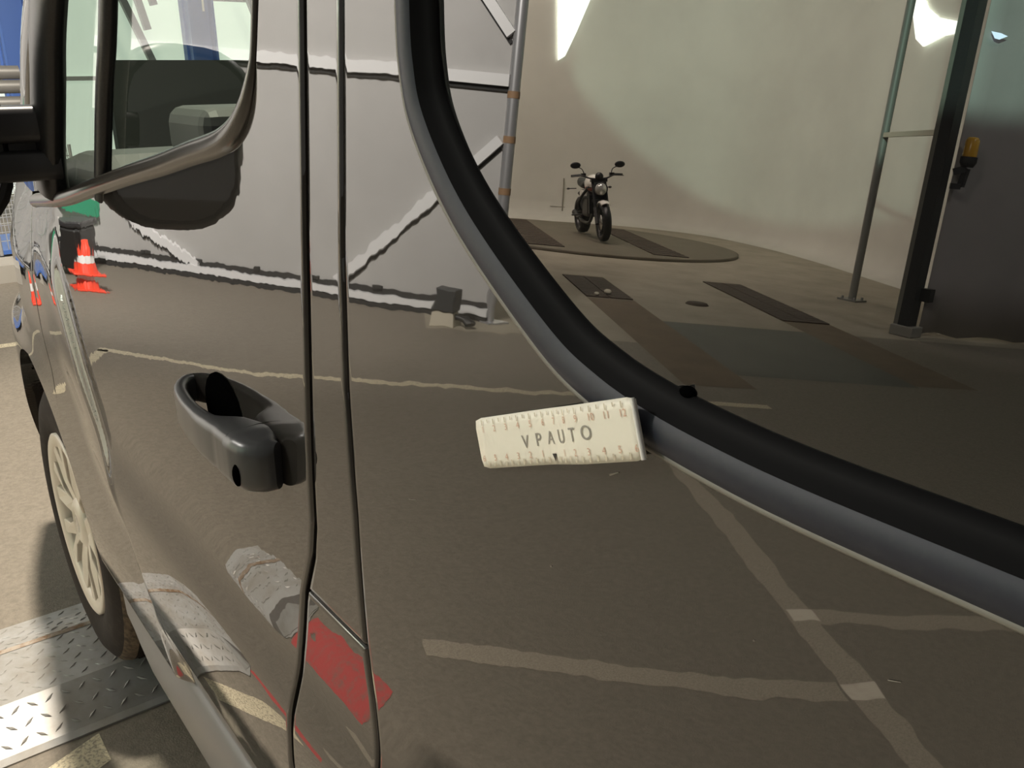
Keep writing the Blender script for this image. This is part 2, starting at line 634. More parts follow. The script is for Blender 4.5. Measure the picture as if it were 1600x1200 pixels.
# ---- studio bay floor: tracks, gratings, plate, concrete apron (all in the floor)
strip('concrete_apron', 5.5, 10.6, 3.08, 4.40, CONC, 0.002, fl)
strip('concrete_apron', 5.5, 16.8, 4.88, 9.0, CONC, 0.001, fl)
strip('concrete_apron', 4.5, 16.8, 1.0, 2.60, CONC, 0.001, fl)
strip('track_strip', 3.3, 6.5, 2.60, 3.08, BROWNF, 0.003, fl)
strip('track_strip', 8.0, 10.6, 2.60, 3.08, CONC, 0.003, fl)
strip('track_strip', 3.7, 6.0, 4.40, 4.88, BROWNF, 0.003, fl)
strip('track_strip', 8.4, 10.6, 4.40, 4.88, CONC, 0.003, fl)
for u0, u1, v0, v1 in ((6.55, 8.0, 2.60, 3.08), (6.0, 8.4, 4.40, 4.88)):
    n = int((u1 - u0) / .12)
    for i in range(n):
        for h in range(2):
            va = v0 + (v1 - v0) * h / 2
            p = [uv(u0 + .12 * i, va + .005), uv(u0 + .12 * i + .108, va + .005), uv(u0 + .12 * i + .108, va + (v1 - v0) / 2 - .005), uv(u0 + .12 * i, va + (v1 - v0) / 2 - .005)]
            b = MB()
            b.add([q + Vector((0, 0, 0)) for q in p] + [q + Vector((0, 0, .012)) for q in p],
                  [(4, 5, 6, 7), (0, 1, 5, 4), (1, 2, 6, 5), (2, 3, 7, 6), (3, 0, 4, 7)])
            b.build('grating_slat', DARKMAT, fl)
strip('floor_plate', 3.65, 5.5, 3.08, 4.40, STEELFL, 0.003, fl)
drain = MB().lathe([(0.0, .02), (.10, .02), (.12, 0.0)], uv(6.6, 3.75), 'Z', 20).build('drain_cover', DARKMAT, fl)

# turntable
tt = empty('turntable', uv(12.75, 3.7))
tag(tt, 'round grey-brown turntable deck set in the studio floor under the motorcycle', 'turntable')
MB().lathe([(0, .045), (2.58, .045), (2.60, .04), (2.60, 0)], (0, 0, 0), 'Z', 96).build('deck', TURNT, tt)
for v0, v1 in ((2.55, 3.08), (4.40, 4.93)):
    u = 10.2
    while u < 15.4:
        dv = max(abs(v0 - 3.7), abs(v1 - 3.7))
        if hypot(u - 12.75, dv) < 2.56 and hypot(u + .2 - 12.75, dv) < 2.56:
            p = [uv(u, v0, 0), uv(u + .17, v0, 0), uv(u + .17, v1, 0), uv(u, v1, 0)]
            o0 = uv(12.75, 3.7, 0)
            b = MB().add([q - o0 + Vector((0, 0, .045)) for q in p] + [q - o0 + Vector((0, 0, .056)) for q in p],
                         [(4, 5, 6, 7), (0, 1, 5, 4), (1, 2, 6, 5), (2, 3, 7, 6), (3, 0, 4, 7)])
            b.build('deck_slat', DARKMAT, tt)
        u += .22

# curved studio wall with a rounded foot
CK = [(12.0, 3), (12.1, 6), (12.15, 9), (12.1, 11.5), (11.4, 13.5), (10.0, 14.5), (8.2, 14.2), (6.4, 13.35), (4.6, 12.2), (2.0, 10.5), (-1, 8.6)]
cw = catmull([(a, b, 0) for a, b in CK], 12)
prof = [(-.45, 0), (-.25, .02), (-.12, .08), (-.04, .2), (0, .4), (0, 1.5), (0, 3.5), (0, 7.5)]
vs, fs = [], []
for i, p in enumerate(cw):
    d = (cw[min(i + 1, len(cw) - 1)] - cw[max(i - 1, 0)]).normalized()
    nrm = Vector((d.y, -d.x, 0))      # outwards
    for o_, h in prof:
        q = p + nrm * o_
        vs.append((q.x, q.y, ZF + h + .002))
m_ = len(prof)
for i in range(len(cw) - 1):
    for k in range(m_ - 1):
        fs.append((i * m_ + k, i * m_ + k + 1, (i + 1) * m_ + k + 1, (i + 1) * m_ + k))
cyc = mesh('wall_back', vs, fs, CYC, None, True)
tag(cyc, 'tall curved beige studio wall behind the motorcycle', None, kind='structure')


def wall_dir(p, inward=.03):
    c = Vector((8, 9, p[2]))
    d = (c - Vector(p))
    d.z = 0
    return Vector(p) + d.normalized() * inward


def wall_poly(name, pts, m, parent=None, thick=.03):
    a = [wall_dir(p, .06) for p in pts]
    b = [wall_dir(p, .06 - thick) for p in pts]
    n = len(a)
    return MB().add(a + b, [tuple(range(n)), tuple(range(2 * n - 1, n - 1, -1))] + [(i, i + n, (i + 1) % n + n, (i + 1) % n) for i in range(n)]).build(name, m, parent)


w1 = wall_poly('window_1', [(12.12, 11.33, 4.9), (12.12, 11.37, 4.12), (12.09, 11.52, 3.03), (12.07, 11.67, 3.13), (12.03, 11.87, 3.61), (11.98, 12.09, 4.23), (11.9, 12.5, 4.9)], WINLT)
tag(w1, 'bright sliver of daylight opening high in the curved studio wall', None, kind='structure')
w2 = wall_poly('window_2', [(5.67, 12.91, 4.25), (5.67, 12.91, 4.0), (5.34, 12.69, 3.4), (5.12, 12.54, 3.27), (4.7, 12.26, 3.36), (4.45, 12.1, 3.36), (4.29, 12.0, 3.38), (4.21, 11.95, 3.45), (4.9, 12.4, 3.63), (5.2, 12.6, 3.80), (5.42, 12.75, 4.02)], WINLT)
tag(w2, 'bright daylight opening with pointed corners above the tall pole', None, kind='structure')
MB().bar(wall_dir((12.01, 11.95, .80), .05), wall_dir((12.0, 11.99, .14), .05), .02, .02).build('panel_seam', mat('seam_grey', (.3, .28, .23), .8), cyc)
MB().bar(wall_dir((12.06, 11.7, .22), .03), wall_dir((12.0, 12.05, .22), .03), .02, .01).build('panel_seam', MATS['seam_grey'], cyc)

# ---- white partition with aluminium frame
A2, B2 = Vector((10.10, -1.071, 0)), Vector((3.42, 3.83, 0))
pd = (B2 - A2).normalized()
pn = Vector((-pd.y, pd.x, 0))
if (Vector((0, 0, 0)) - A2).dot(pn) < 0:
    pn = -pn                           # towards the van


def wp(s, z, o=0.0):
    """point on the partition: s metres back from its free end, height z, o metres proud"""
    q = B2 - pd * s + pn * o
    return Vector((q.x, q.y, z))


L = (B2 - A2).length
HP = 4.2
par = MB().add([wp(0, ZF, 0), wp(L, ZF, 0), wp(L, HP, 0), wp(0, HP, 0), wp(0, ZF, -.06), wp(L, ZF, -.06), wp(L, HP, -.06), wp(0, HP, -.06)],
               [(0, 1, 2, 3), (7, 6, 5, 4), (0, 4, 5, 1), (1, 5, 6, 2), (2, 6, 7, 3), (3, 7, 4, 0)]).build('wall_front', PART)
tag(par, 'pale grey partition wall with white rails and braces', None, kind='structure')
MB().bar(wp(0, 1.75, .03), wp(L, 1.85, .03), .05, .085).build('rail', ALULT, par)
MB().bar(wp(0, 1.69, .012), wp(L, 1.79, .012), .02, .035).build('rail_dark_strip', DARKG, par)  # dark strip along the rail's lower edge
MB().bar(wp(0, .022, .03), wp(L, .022, .03), .06, .055).build('base_rail', ALULT, par)
MB().bar(wp(0, .072, .008), wp(L, .072, .008), .012, .04).build('base_gap', DARKG, par)
MB().bar(wp(0, -.032, .06), wp(L, -.032, .06), .02, .035).build('base_gap', DARKG, par)
for i in range(14):
    MB().bar(wp(.35 + .55 * i, .10, .02), wp(.42 + .55 * i, .10, .02), .03, .025).build('clip', DARKG, par)
for (s0, z0, s1, z1) in ((.03, 1.33, 1.28, .10), (2.6, .06, 3.2, .34), (3.2, .34, 4.6, 1.7), (.02, 2.07, .35, 2.45), (.35, 2.45, 1.8, 3.9)):
    MB().bar(wp(s0, z0, .03), wp(s1, z1, .03), .04, .075).build('brace', ALULT, par)
    MB().bar(wp(s0, z0 - .06, .008), wp(s1, z1 - .06, .008), .012, .03).build('brace_gap', DARKG, par)
post = empty('frame_post', wp(-.03, ZF))
tag(post, 'round aluminium post at the end of the pale partition, wrapped with brown tape', 'post')
MB().tube([(0, 0, 0), (0, 0, 4.3)], .045, 14).build('tube', ALU, post)
for z in (1.68, 1.36, .98, .45):
    MB().tube([(0, 0, z), (0, 0, z + .05)], .0475, 14).build('tape_band', TAPE, post)
MB().box((0, 0, .006), (.2, .2, .012)).build('foot_plate', ALU, post)

# motor box at the foot of the partition
mx = empty('motor_box', (3.36, 3.40, ZF), atan2(pd.y, pd.x))
mx.scale = (.66, .66, .66)
tag(mx, 'dark grey motor box on a pale bracket at the partition foot', 'box')
bevel(MB().box((0, 0, .30), (.26, .24, .26)).build('housing', mat('motor_grey', (.045, .048, .05), .5), mx), .012)
bevel(MB().box((0, 0, .085), (.30, .26, .17), taper=.8).build('bracket', STONE, mx), .01)
MB().tube([(.12, 0, .12), (.24, 0, .10), (.30, .02, .05)], .035, 10).build('hose', DPOST, mx)

# ---- pole, cross bar, dark post with tarp and beacon
pole = empty('steel_pole', (3.57, 9.25, ZF))
tag(pole, 'thin tall steel pole with pale edge standing on the studio floor', 'pole')
MB().tube([(0, 0, 0), (0, 0, 5.0)], .045, 14).build('tube', mat('dull_steel', (.24, .24, .22), .5, .1), pole)
MB().bar((.045, .02, 0.05), (.045, .02, 5.0), .03, .02, (1, 0, 0)).build('edge_strip', mat('pale_edge', (.66, .62, .5), .6), pole)
MB().box((0, 0, .01), (.24, .24, .02)).build('base_plate', MATS['dull_steel'], pole)
for q in ((.08, .08), (-.08, .08), (.08, -.08), (-.08, -.08)):
    MB().lathe([(0, .05), (.015, .05), (.015, .02)], (q[0], q[1], 0), 'Z', 8).build('bolt', MATS['dull_steel'], pole)
tag(MB().bar((3.53, 9.19, 1.83), (2.12, 7.77, 1.80), .04, .05).build('cross_bar', MATS['pale_edge']), 'pale horizontal bar joining the steel pole to the dark post', 'bar')
dp = empty('door_post', (2.05, 7.68, ZF))
tag(dp, 'dark heavy post at the edge of the slate tarp', 'post')
MB().box((0, 0, 2.5), (.11, .14, 5.0)).build('column', DPOST, dp)
MB().bar((.085, -.02, .08), (.085, -.02, 5.0), .05, .05, (1, 0, 0)).build('guide_rail', mat('rail_grey', (.22, .215, .19), .5, .2), dp)
bevel(MB().box((0, 0, .05), (.22, .2, .10)).build('foot', mat('foot_grey', (.3, .29, .26), .6), dp), .01)
MB().box((-.10, .06, .40), (.09, .09, .12)).build('sensor', BBLACK, dp)
bc = empty('beacon', (1.86, 7.76, 1.60))
tag(bc, 'amber warning beacon on a short bracket on the dark post', 'beacon')
MB().lathe([(0, .17), (.04, .165), (.058, .14), (.06, .02), (.06, 0)], (0, 0, 0), 'Z', 18).build('lens', AMBER, bc)
MB().lathe([(.07, 0), (.07, -.05), (.05, -.09), (0, -.09)], (0, 0, 0), 'Z', 18).build('base', DPOST, bc)
MB().bar((0, 0, -.10), (.088, -.05, -.14), .06, .06).bar((0, 0, -.10), (0.02, 0, -.26), .05, .05).bar((.02, 0, -.26), (.088, -.05, -.26), .05, .05).build('bracket', DPOST, bc)
tarp = MB()
n = 30
ta, tb = Vector((1.985, 7.785, 0)), Vector((-1.2, 13.0, 0))
tv, tf = [], []
for i in range(n + 1):
    q = ta.lerp(tb, i / n)
    o_ = .04 * sin(i * 1.7) + .03 * sin(i * .6)
    for z in (ZF + .03 + .02 * sin(i * 2.3), .5, 1.5, 3.0, 5.2):
        tv.append((q.x + .85 * o_ * (.3 if z > 3 else 1), q.y + .5 * o_ * (.3 if z > 3 else 1), z))
for i in range(n):
    for k in range(4):
        tf.append((i * 5 + k, i * 5 + k + 1, i * 5 + k + 6, i * 5 + k + 5))
tarp.add(tv, tf, True)
tp = tarp.build('tarp_curtain', SHEET)
so = tp.modifiers.new('thick', 'SOLIDIFY')
so.thickness = .006
tag(tp, 'large slate-grey tarp curtain hanging from the dark post to the floor', 'curtain')

# small daylight tear high in the tarp
tn = Vector((-.853, -.521, 0))
gp_ = [Vector(p) + tn * .05 for p in ((1.966, 7.815, 2.646), (1.943, 7.853, 2.593), (1.92, 7.89, 2.588), (1.884, 7.949, 2.622), (1.918, 7.894, 2.64))]
MB().add(gp_ + [p - tn * .004 for p in gp_], [(0, 1, 2, 3, 4), (9, 8, 7, 6, 5)] + [(i, i + 5, (i + 1) % 5 + 5, (i + 1) % 5) for i in range(5)]).build('daylight_tear', WINBL, tp)

# housings for the daylight spot, the added fill lamps and the ceiling lamps
for nm, pos, tgt, r_, lab in (('daylight_spot', DAY_SPOT_POS, (5.713, 13.723, 8.871), .16, 'added round spot standing in for daylight on the curved studio wall'),
                              ('ceiling_or_fill_lamp', LAMP_POS, (.3, -.55, 0), .22, 'round ceiling lamp hanging above the nose of the van'),
                              ('ceiling_or_fill_lamp', WALL_FILL_POS, (5.2, 2.7, 2.1), .34, 'added large round fill lamp aimed at the pale partition'),
                              ('ceiling_or_fill_lamp', TARP_FILL_POS, (0.9, 9.8, 1.3), .24, 'added round fill lamp aimed at the slate tarp curtain'),
                              ('ceiling_or_fill_lamp', SIDE_POS, (-1.75, 0, 1.05), .34, 'added large round fill lamp for the van flank on the open side of the hall'),
                              ('ceiling_or_fill_lamp', (8.6, 6.2, 5.6), (12.1, 10.5, 1.2), .5, 'added wide round fill lamp aimed at the left end of the curved wall'),
                              ('ceiling_or_fill_lamp', (8.0, 9.0, 6.5), (8.6, 10.5, 0), .66, 'wide round ceiling lamp above the turntable')):
    d = (Vector(tgt) - Vector(pos)).normalized()
    e = empty(nm, Vector(pos) - d * .03)
    e.rotation_euler = d.to_track_quat('-Z', 'Y').to_euler()
    tag(e, lab, 'lamp')
    MB().lathe([(r_ + .03, -.02), (r_ + .03, .0), (r_ * .9, .16), (r_ * .4, .24), (0, .24)], (0, 0, .02), 'Z', 28).build('housing', DPOST, e)
    MB().tube([(0, 0, .2), (0, 0, .5)], .02, 8).build('stem', DPOST, e)

# loose stones on the left grating
for u_, v_, r_ in ((6.75, 2.86, .045), (6.62, 2.72, .03)):
    p = uv(u_, v_, ZF + .012)
    o = MB().ball((0, 0, r_ * .55), (r_, r_ * .8, r_ * .55), 9, 6).build('stone', STONE)
    o.location = p
    tag(o, ('larger' if r_ > .04 else 'smaller') + ' pale stone lying on the dark floor grating', 'stone', 'stones on the grating')

# =================================================================== THE VAN
van = empty('van', (0, 0, 0))
tag(van, 'dark grey-brown metallic panel van with glossy flank filling the picture', 'van')


def xgap(z):
    return interp(z, [(.3, -1.345), (.67, -1.358), (.752, -1.371), (.807, -1.379), (.881, -1.401), (.93, -1.424), (.962, -1.431), (1.2, -1.432), (1.9, -1.45)])


def xline2(z):
    return interp(z, [(.3, -1.53), (.784, -1.522), (.841, -1.517), (.897, -1.511), (1.004, -1.505), (1.099, -1.494), (1.19, -1.490), (1.9, -1.50)])


ARCH_R, ARCH_Z = .415, .335


def arch_x(z):
    return sqrt(max(0, ARCH_R ** 2 - (z - ARCH_Z) ** 2))


WINB = [(1.108, -.31), (1.116, -.42), (1.139, -.634), (1.165, -.79), (1.197, -.974), (1.216, -1.085), (1.235, -1.193), (1.245, -1.262), (1.252, -1.298), (1.262, -1.320),
        (1.275, -1.334), (1.301, -1.350), (1.36, -1.362), (1.5, -1.37), (1.9, -1.39)]


def door_front(z):
    if z < .695:
        return min(-.292, -arch_x(z) - .001)
    if z < 1.108:
        return interp(z, [(.695, -.292), (.8, -.312), (1.108, -.31)])
    return interp(z, WINB)


DB = .44
door = panel('front_door', lambda z: xgap(z) + .0042, door_front, DB, 1.86, PAINT, van, dz=.004, nx=150, hem_a=True, hem_b=False, hem_z0=True)
# B-pillar strip between the two cut lines; its lower end is cut along the short horizontal joint
pil = panel('pillar_panel', lambda z: xline2(z) + .0022, lambda z: xgap(z) - .0042, .892, 1.86, PAINT, van, dz=.005, nx=16, hem_z0=True)
pil2 = panel('pillar_panel', lambda z: xline2(z) + .0022, lambda z: xgap(z) - .0042, DB, .889, PAINT, van, dz=.005, nx=16, hem_z0=True, hem_z1=True)

# rear flank panel with the window opening
SO = [(-1.561, 1.347), (-1.567, 1.306), (-1.580, 1.276), (-1.612, 1.239), (-1.651, 1.208), (-1.709, 1.172), (-1.744, 1.158), (-1.779, 1.150), (-1.817, 1.1455), (-1.865, 1.143), (-1.947, 1.143), (-2.05, 1.143), (-2.18, 1.143), (-2.33, 1.143), (-2.5, 1.143)]
wtab = sorted([(z, x) for x, z in SO[:10]] + [(1.66, -1.556), (1.70, -1.59), (1.725, -1.66), (1.735, -1.80)])


def wfront(z):
    return interp(z, wtab) - .006


RW = -3.098


def rear_lo(z):
    return RW + arch_x(z) + .002


r1 = panel('rear_side_panel', lambda z: -2.66, lambda z: xline2(z) - .0022, DB, 1.143, PAINT, van, dz=.005, nx=110, hem_a=False, hem_z0=True)
panel('rear_side_panel', wfront, lambda z: xline2(z) - .0022, 1.143, 1.74, PAINT, van, dz=.004, nx=40, hem_a=False)
panel('rear_side_panel', lambda z: -3.86, lambda z: -2.80, 1.143, 1.74, PAINT, van, dz=.05, nx=12, hem_a=False, hem_b=False)
panel('rear_side_panel', lambda z: -3.86, lambda z: -2.66, .752, 1.143, PAINT, van, dz=.02, nx=16, hem_a=False, hem_b=False)
panel('rear_side_panel', lambda z: -3.86, lambda z: RW - arch_x(z), DB, .752, PAINT, van, dz=.02, nx=12, hem_a=False, hem_b=False)
panel('rear_side_panel', lambda z: RW + arch_x(z), lambda z: -2.66, DB, .752, PAINT, van, dz=.02, nx=12, hem_a=False, hem_b=False)
panel('roof_rail', lambda z: -3.86, lambda z: -.98 - (1.95 - z) * .0, 1.74, 1.95, PAINT, van, dz=.02, nx=40, hem_a=False, hem_b=False)
# dark rubber in the joints and the structure behind them
panel('joint_strip', lambda z: xline2(z) - .006, lambda z: xline2(z) + .006, DB, 1.86, mat('joint_grey', (.09, .08, .068), .4), van, dz=.02, nx=4, hem_a=False, hem_b=False, depth=.004, off=-.0045)
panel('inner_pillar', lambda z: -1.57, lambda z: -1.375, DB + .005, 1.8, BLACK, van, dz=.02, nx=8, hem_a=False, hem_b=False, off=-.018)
MB().box((-1.0, -.09, .74), (1.1, .05, .60)).build('door_trim', BLACKPL, van)

# front wing
fe1 = panel('front_wing', lambda z: interp(z, [(.695, -.287), (.8, -.307), (1.12, -.305)]), lambda z: .80 - max(0, z - .95) * 2.4, .752, 1.118, PAINT, van, dz=.006, nx=110, hem_b=False, depth=.05)
fe2 = panel('front_wing', lambda z: interp(z, [(.695, -.287), (.8, -.307)]) if False else -.30 + 0 * z, lambda z: -arch_x(z) if arch_x(z) < .295 else -.2999, .640, .752, PAINT, van, dz=.004, nx=20, hem_a=False, hem_b=False, depth=.05)
fe3 = panel('front_wing', lambda z: arch_x(z), lambda z: .80, .36, .752, PAINT, van, dz=.008, nx=50, hem_a=False, hem_b=False, depth=.05)

# sill
sv, sf = [], []
sprof = [(DB - .003, -.050), (DB - .006, -.034), (.420, -.026), (.38, -.021), (.33, -.022), (.30, -.028), (.28, -.042), (.27, -.07), (.27, -.15)]
for i in range(41):
    x = -2.66 + (2.66 - .43) * i / 40
    e = sst((x + .62) / .2)
    for z, o_ in sprof:
        sv.append((x, o_ - .012 * e, z))
k_ = len(sprof)
for i in range(40):
    for k in range(k_ - 1):
        sf.append((i * k_ + k, i * k_ + k + 1, (i + 1) * k_ + k + 1, (i + 1) * k_ + k))
mesh('sill', sv, sf, SILLPL, van, True)

# wheel house (dark) and floor pan
for wx in (0.0, RW):
    pr = [(ARCH_R + .004, -.10), (ARCH_R + .006, -.36), (0.0, -.36)]
    MB().lathe([(r_, h) for r_, h in pr], (wx, 0, ARCH_Z), 'Y', 40, a0=-.22, a1=pi + .22).build('wheel_house', BLACK, van)
MB().box((-1.6, -.95, .33), (2.3, 1.70, .10)).build('floor_pan', BLACK, van)
MB().box((-1.6, -.95, .62), (2.3, 1.62, .5)).build('floor_pan', BLACK, van)

# rear side window: seal and privacy glass
loop = [(x, z) for x, z in SO] + [(-2.66, 1.143), (-2.76, 1.17), (-2.79, 1.25), (-2.79, 1.64), (-2.76, 1.71), (-2.66, 1.735), (-1.72, 1.735), (-1.60, 1.70), (-1.556, 1.62), (-1.556, 1.45)]
lp = catmull([(x, z, 0) for x, z in loop], 10, True)
dense = [(q.x, q.y) for q in lp]
nl = len(dense)
inn = []
for i in range(nl):
    ax_, az_ = dense[i - 1]
    bx_, bz_ = dense[(i + 1) % nl]
    tx, tz = bx_ - ax_, bz_ - az_
    l_ = hypot(tx, tz)
    nx_, nz_ = tz / l_, -tx / l_
    cx_, cz_ = -2.2 - dense[i][0], 1.44 - dense[i][1]
    if nx_ * cx_ + nz_ * cz_ < 0:
        nx_, nz_ = -nx_, -nz_
    inn.append((nx_, nz_))
SEALW = .0285
sealprof = [(-.0008, -.003), (-.0008, .0014), (.0004, .0022), (.0014, .0021), (.0020, .0018), (.0045, .0036), (.0085, .0050), (.0125, .0050), (.0155, .0040), (.0175, .0026), (.0205, -.0012), (.0240, -.0052), (.0285, -.0078), (.0285, -.012)]


def seal_mesh(p0, p1, nm, mtl):
    v_, f_ = [], []
    pr = sealprof[p0:p1]
    for (x, z), (nx_, nz_) in zip(dense, inn):
        for t, h in pr:
            X, Z = x + nx_ * t, z + nz_ * t
            v_.append((X, Sz(min(Z, 1.45)) - (max(Z, 1.45) - 1.45) * .067 + h, Z))
    k = len(pr)
    for i in range(nl):
        j = (i + 1) % nl
        for q in range(k - 1):
            f_.append((i * k + q, i * k + q + 1, j * k + q + 1, j * k + q))
    return mesh(nm, v_, f_, mtl, van, True)


seal = seal_mesh(4, 10, 'window_seal', RUBBER)
seal_mesh(9, 14, 'seal_inner_lip', mat('black_rubber', (.003, .003, .0035), .6, spec=0.15))
seal_mesh(0, 5, 'seal_lip', mat('pale_seal_lip', (.20, .19, .165), .5))
gv = [(x + nx_ * .027, glass_y(z + nz_ * .027, -.009), z + nz_ * .027) for (x, z), (nx_, nz_) in zip(dense, inn)]
mesh('rear_window_glass', gv, [tuple(range(nl))], PRIVACY, van)
# light nicks in the paint
NICK = mat('pale_paint_nick', (.26, .235, .20), .6)
for a_, b_, w_ in (((-1.7618, 1.1277), (-1.7676, 1.1312), .0005), ((-1.9088, 1.1023), (-1.9135, 1.1042), .00022), ((-1.7243, 1.0621), (-1.7252, 1.0621), .0004), ((-1.852, 1.0874), (-1.8525, 1.0873), .0003), ((-1.5814, 1.0445), (-1.5900, 1.0476), .00018)):
    pa, pb = Vector((a_[0], 0, a_[1])), Vector((b_[0], 0, b_[1]))
    dd = (pb - pa).normalized()
    nn_ = Vector((-dd.z, 0, dd.x)) * w_
    MB().add([(q.x, Sz(q.z) + .0004, q.z) for q in (pa - nn_, pb - nn_ * .4, pb + nn_ * .4, pa + nn_)], [(0, 1, 2, 3)]).build('paint_nick', NICK, van)
# small dark clip at the seal
o = MB().ball((-1.796, -.0230, 1.1765), (.0045, .0035, .0028), 12, 8).build('seal_clip', BLACK, van)

# cab side glass
base = [(x, z) for z, x in WINB]
gq = [(-.50, 1.118), (-.70, 1.143), (-.85, 1.168), (-1.12, 1.82), (-.93, 1.82), (-.72, 1.50)]
mesh('quarter_glass', [(x, glass_y(z, -.012), z) for x, z in gq], [tuple(range(len(gq)))], GLASS, van)
gm = [(-.85, 1.168), (-.93, 1.182), (-1.10, 1.215), (-1.25, 1.235), (-1.33, 1.26), (-1.37, 1.32), (-1.385, 1.5), (-1.39, 1.82), (-1.12, 1.82)]
mesh('door_glass', [(x, glass_y(z, -.012), z) for x, z in gm], [tuple(range(len(gm)))], GLASS, van)
# belt moulding along the sloping window edge
bm_path = [(-.36, 1.108), (-.42, 1.116), (-.634, 1.141), (-.80, 1.170), (-.974, 1.201), (-1.10, 1.222), (-1.193, 1.239), (-1.262, 1.251), (-1.300, 1.262), (-1.326, 1.280), (-1.342, 1.306), (-1.352, 1.345), (-1.360, 1.42), (-1.366, 1.6), (-1.38, 1.85)]
bp = catmull([(x, z, 0) for x, z in bm_path], 8)
MB().tube([(q.x, S(q.x, q.y) - .001, q.y) for q in bp], [max(.0035, min(.0115, .0115 - max(0, (q.y - 1.258)) * .13)) for q in bp], 14).build('belt_moulding', BELT, van)
# black front frame bar carrying the mirror
fb = catmull([(-.568, glass_y(1.15, .0), 1.150), (-.585, glass_y(1.20, .004), 1.20), (-.630, glass_y(1.30, .004), 1.30), (-.685, glass_y(1.40, .004), 1.40), (-.86, glass_y(1.62, .0), 1.62), (-1.08, glass_y(1.85, 0), 1.85)], 8)
MB().tube(fb, [.050] * len(fb), 18, flat=(.42, 1.0)).build('window_frame_bar', BLACKPL, van)
dv = catmull([(-.835, glass_y(1.16, -.004), 1.16), (-.885, glass_y(1.28, -.004), 1.28), (-.945, glass_y(1.40, -.004), 1.40), (-1.09, glass_y(1.80, -.004), 1.80)], 6)
MB().tube(dv, .013, 10, flat=(.7, 1.0)).build('window_divider', BLACKPL, van)
# A pillar, windscreen, bonnet, roof, nose
ap = catmull([(.34, -.17, 1.06), (.14, -.128, 1.18), (-.06, -.106, 1.30), (-.26, -.104, 1.44), (-.52, -.125, 1.63), (-.92, -.17, 1.90)], 8)
MB().tube(ap, .040, 16, flat=(.6, 1.0)).build('a_pillar', PAINT, van)
ws = []
for i in range(13):
    t = i / 12
    y = -.13 - 1.62 * t
    bow = 1 - (2 * t - 1) ** 2
    for x, z in ((.40, 1.04), (.03, 1.30), (-.36, 1.56), (-.90, 1.91)):
        ws.append((x + .16 * bow, y - .04 * (z - 1.1) * (1 if t < .5 else -1), z))
mesh('windscreen', ws, [(4 * i + k, 4 * i + k + 1, 4 * i + k + 5, 4 * i + k + 4) for i in range(12) for k in range(3)], SCREEN, van, True)
rf = []
for i in range(17):
    t = i / 16
    y = -.10 - 1.68 * t
    z = 1.95 + .07 * (1 - (2 * t - 1) ** 2) - .03 * (abs(2 * t - 1) ** 6)
    rf += [(-.86, y, z - .05), (-1.1, y, z), (-3.7, y, z), (-3.88, y, z - .08)]
mesh('roof', rf, [(4 * i + k, 4 * i + k + 1, 4 * i + k + 5, 4 * i + k + 4) for i in range(16) for k in range(3)], PAINT, van, True)
bn = []
for i in range(17):
    t = i / 16
    y = -.17 - 1.54 * t
    e = abs(2 * t - 1) ** 4
    bow = 1 - (2 * t - 1) ** 2
    for x, z in ((.36 + .16 * bow, 1.06), (.60 + .10 * bow, .99), (.78 + .10 * bow, .86), (.86 + .10 * bow, .70), (.88 + .10 * bow, .45), (.84 + .1 * bow, .28)):
        bn.append((x - .30 * e, y - (.10 if t < .5 else -.10) * e * 0, z - .04 * e))
mesh('nose', bn, [(6 * i + k, 6 * i + k + 1, 6 * i + k + 7, 6 * i + k + 6) for i in range(16) for k in range(5)], PAINT, van, True)
# tail
MB().box((-3.88, -.94, 1.14), (.04, 1.80, 1.52)).build('tail_panel', PAINT, van)
# right-hand flank: the same sheets mirrored
for src in [o for o in list(van.children) if o.name.split('.')[0] in ('front_door', 'pillar_panel', 'rear_side_panel', 'front_wing', 'roof_rail', 'sill', 'window_seal', 'seal_lip', 'seal_inner_lip', 'rear_window_glass', 'quarter_glass', 'door_glass', 'belt_moulding', 'window_frame_bar', 'window_divider', 'a_pillar')]:
    c = src.copy()
    C.objects.link(c)
    c.parent = van
    c.scale = (1, -1, 1)
    c.location = (0, -1.88, 0)

# cab interior
ds = MB().prism([(.30, 1.10), (-.10, 1.165), (-.30, 1.17), (-.38, 1.13), (-.40, .80), (.25, .70)], 'Y', -1.75, -.14).build('dashboard', DASHM, van)
bevel(ds, .03, 3)
bevel(MB().box((-.33, -.50, 1.20), (.22, .42, .10)).build('instrument_hood', DASHM, van), .03, 3)
sw = MB()
ring = [(-.46 + .08 * cos(a) * .8, -.50 + .19 * sin(a), 1.10 + .17 * cos(a)) for a in [2 * pi * k / 28 for k in range(28)]]
sw.tube(ring, .016, 10, True)
sw.bar((-.46, -.68, 1.10), (-.46, -.32, 1.10), .03, .03)
sw.tube([(-.46, -.5, 1.10), (-.30, -.5, 1.05)], .05, 12)
sw.build('steering_wheel', BLACKPL, van)
for yy in (-.50, -1.05, -1.42):
    bevel(MB().box((-1.12, yy, .84), (.50, .44, .16)).build('seat_cushion', SEATM, van), .04, 3)
    bevel(MB().box((-1.36, yy, 1.18), (.14, .44, .60), Matrix.Rotation(-.18, 3, 'Y')).build('seat_back', SEATM, van), .04, 3)
    bevel(MB().box((-1.44, yy, 1.58), (.10, .26, .18), Matrix.Rotation(-.12, 3, 'Y')).build('headrest', SEATM, van), .04, 3)
MB().box((-1.52, -.94, 1.15), (.03, 1.66, 1.5)).build('bulkhead', BLACKPL, van)

# door mirror
wm = empty('wing_mirror')
wm.parent = van
gy = glass_y(1.22, .01)
hd = []


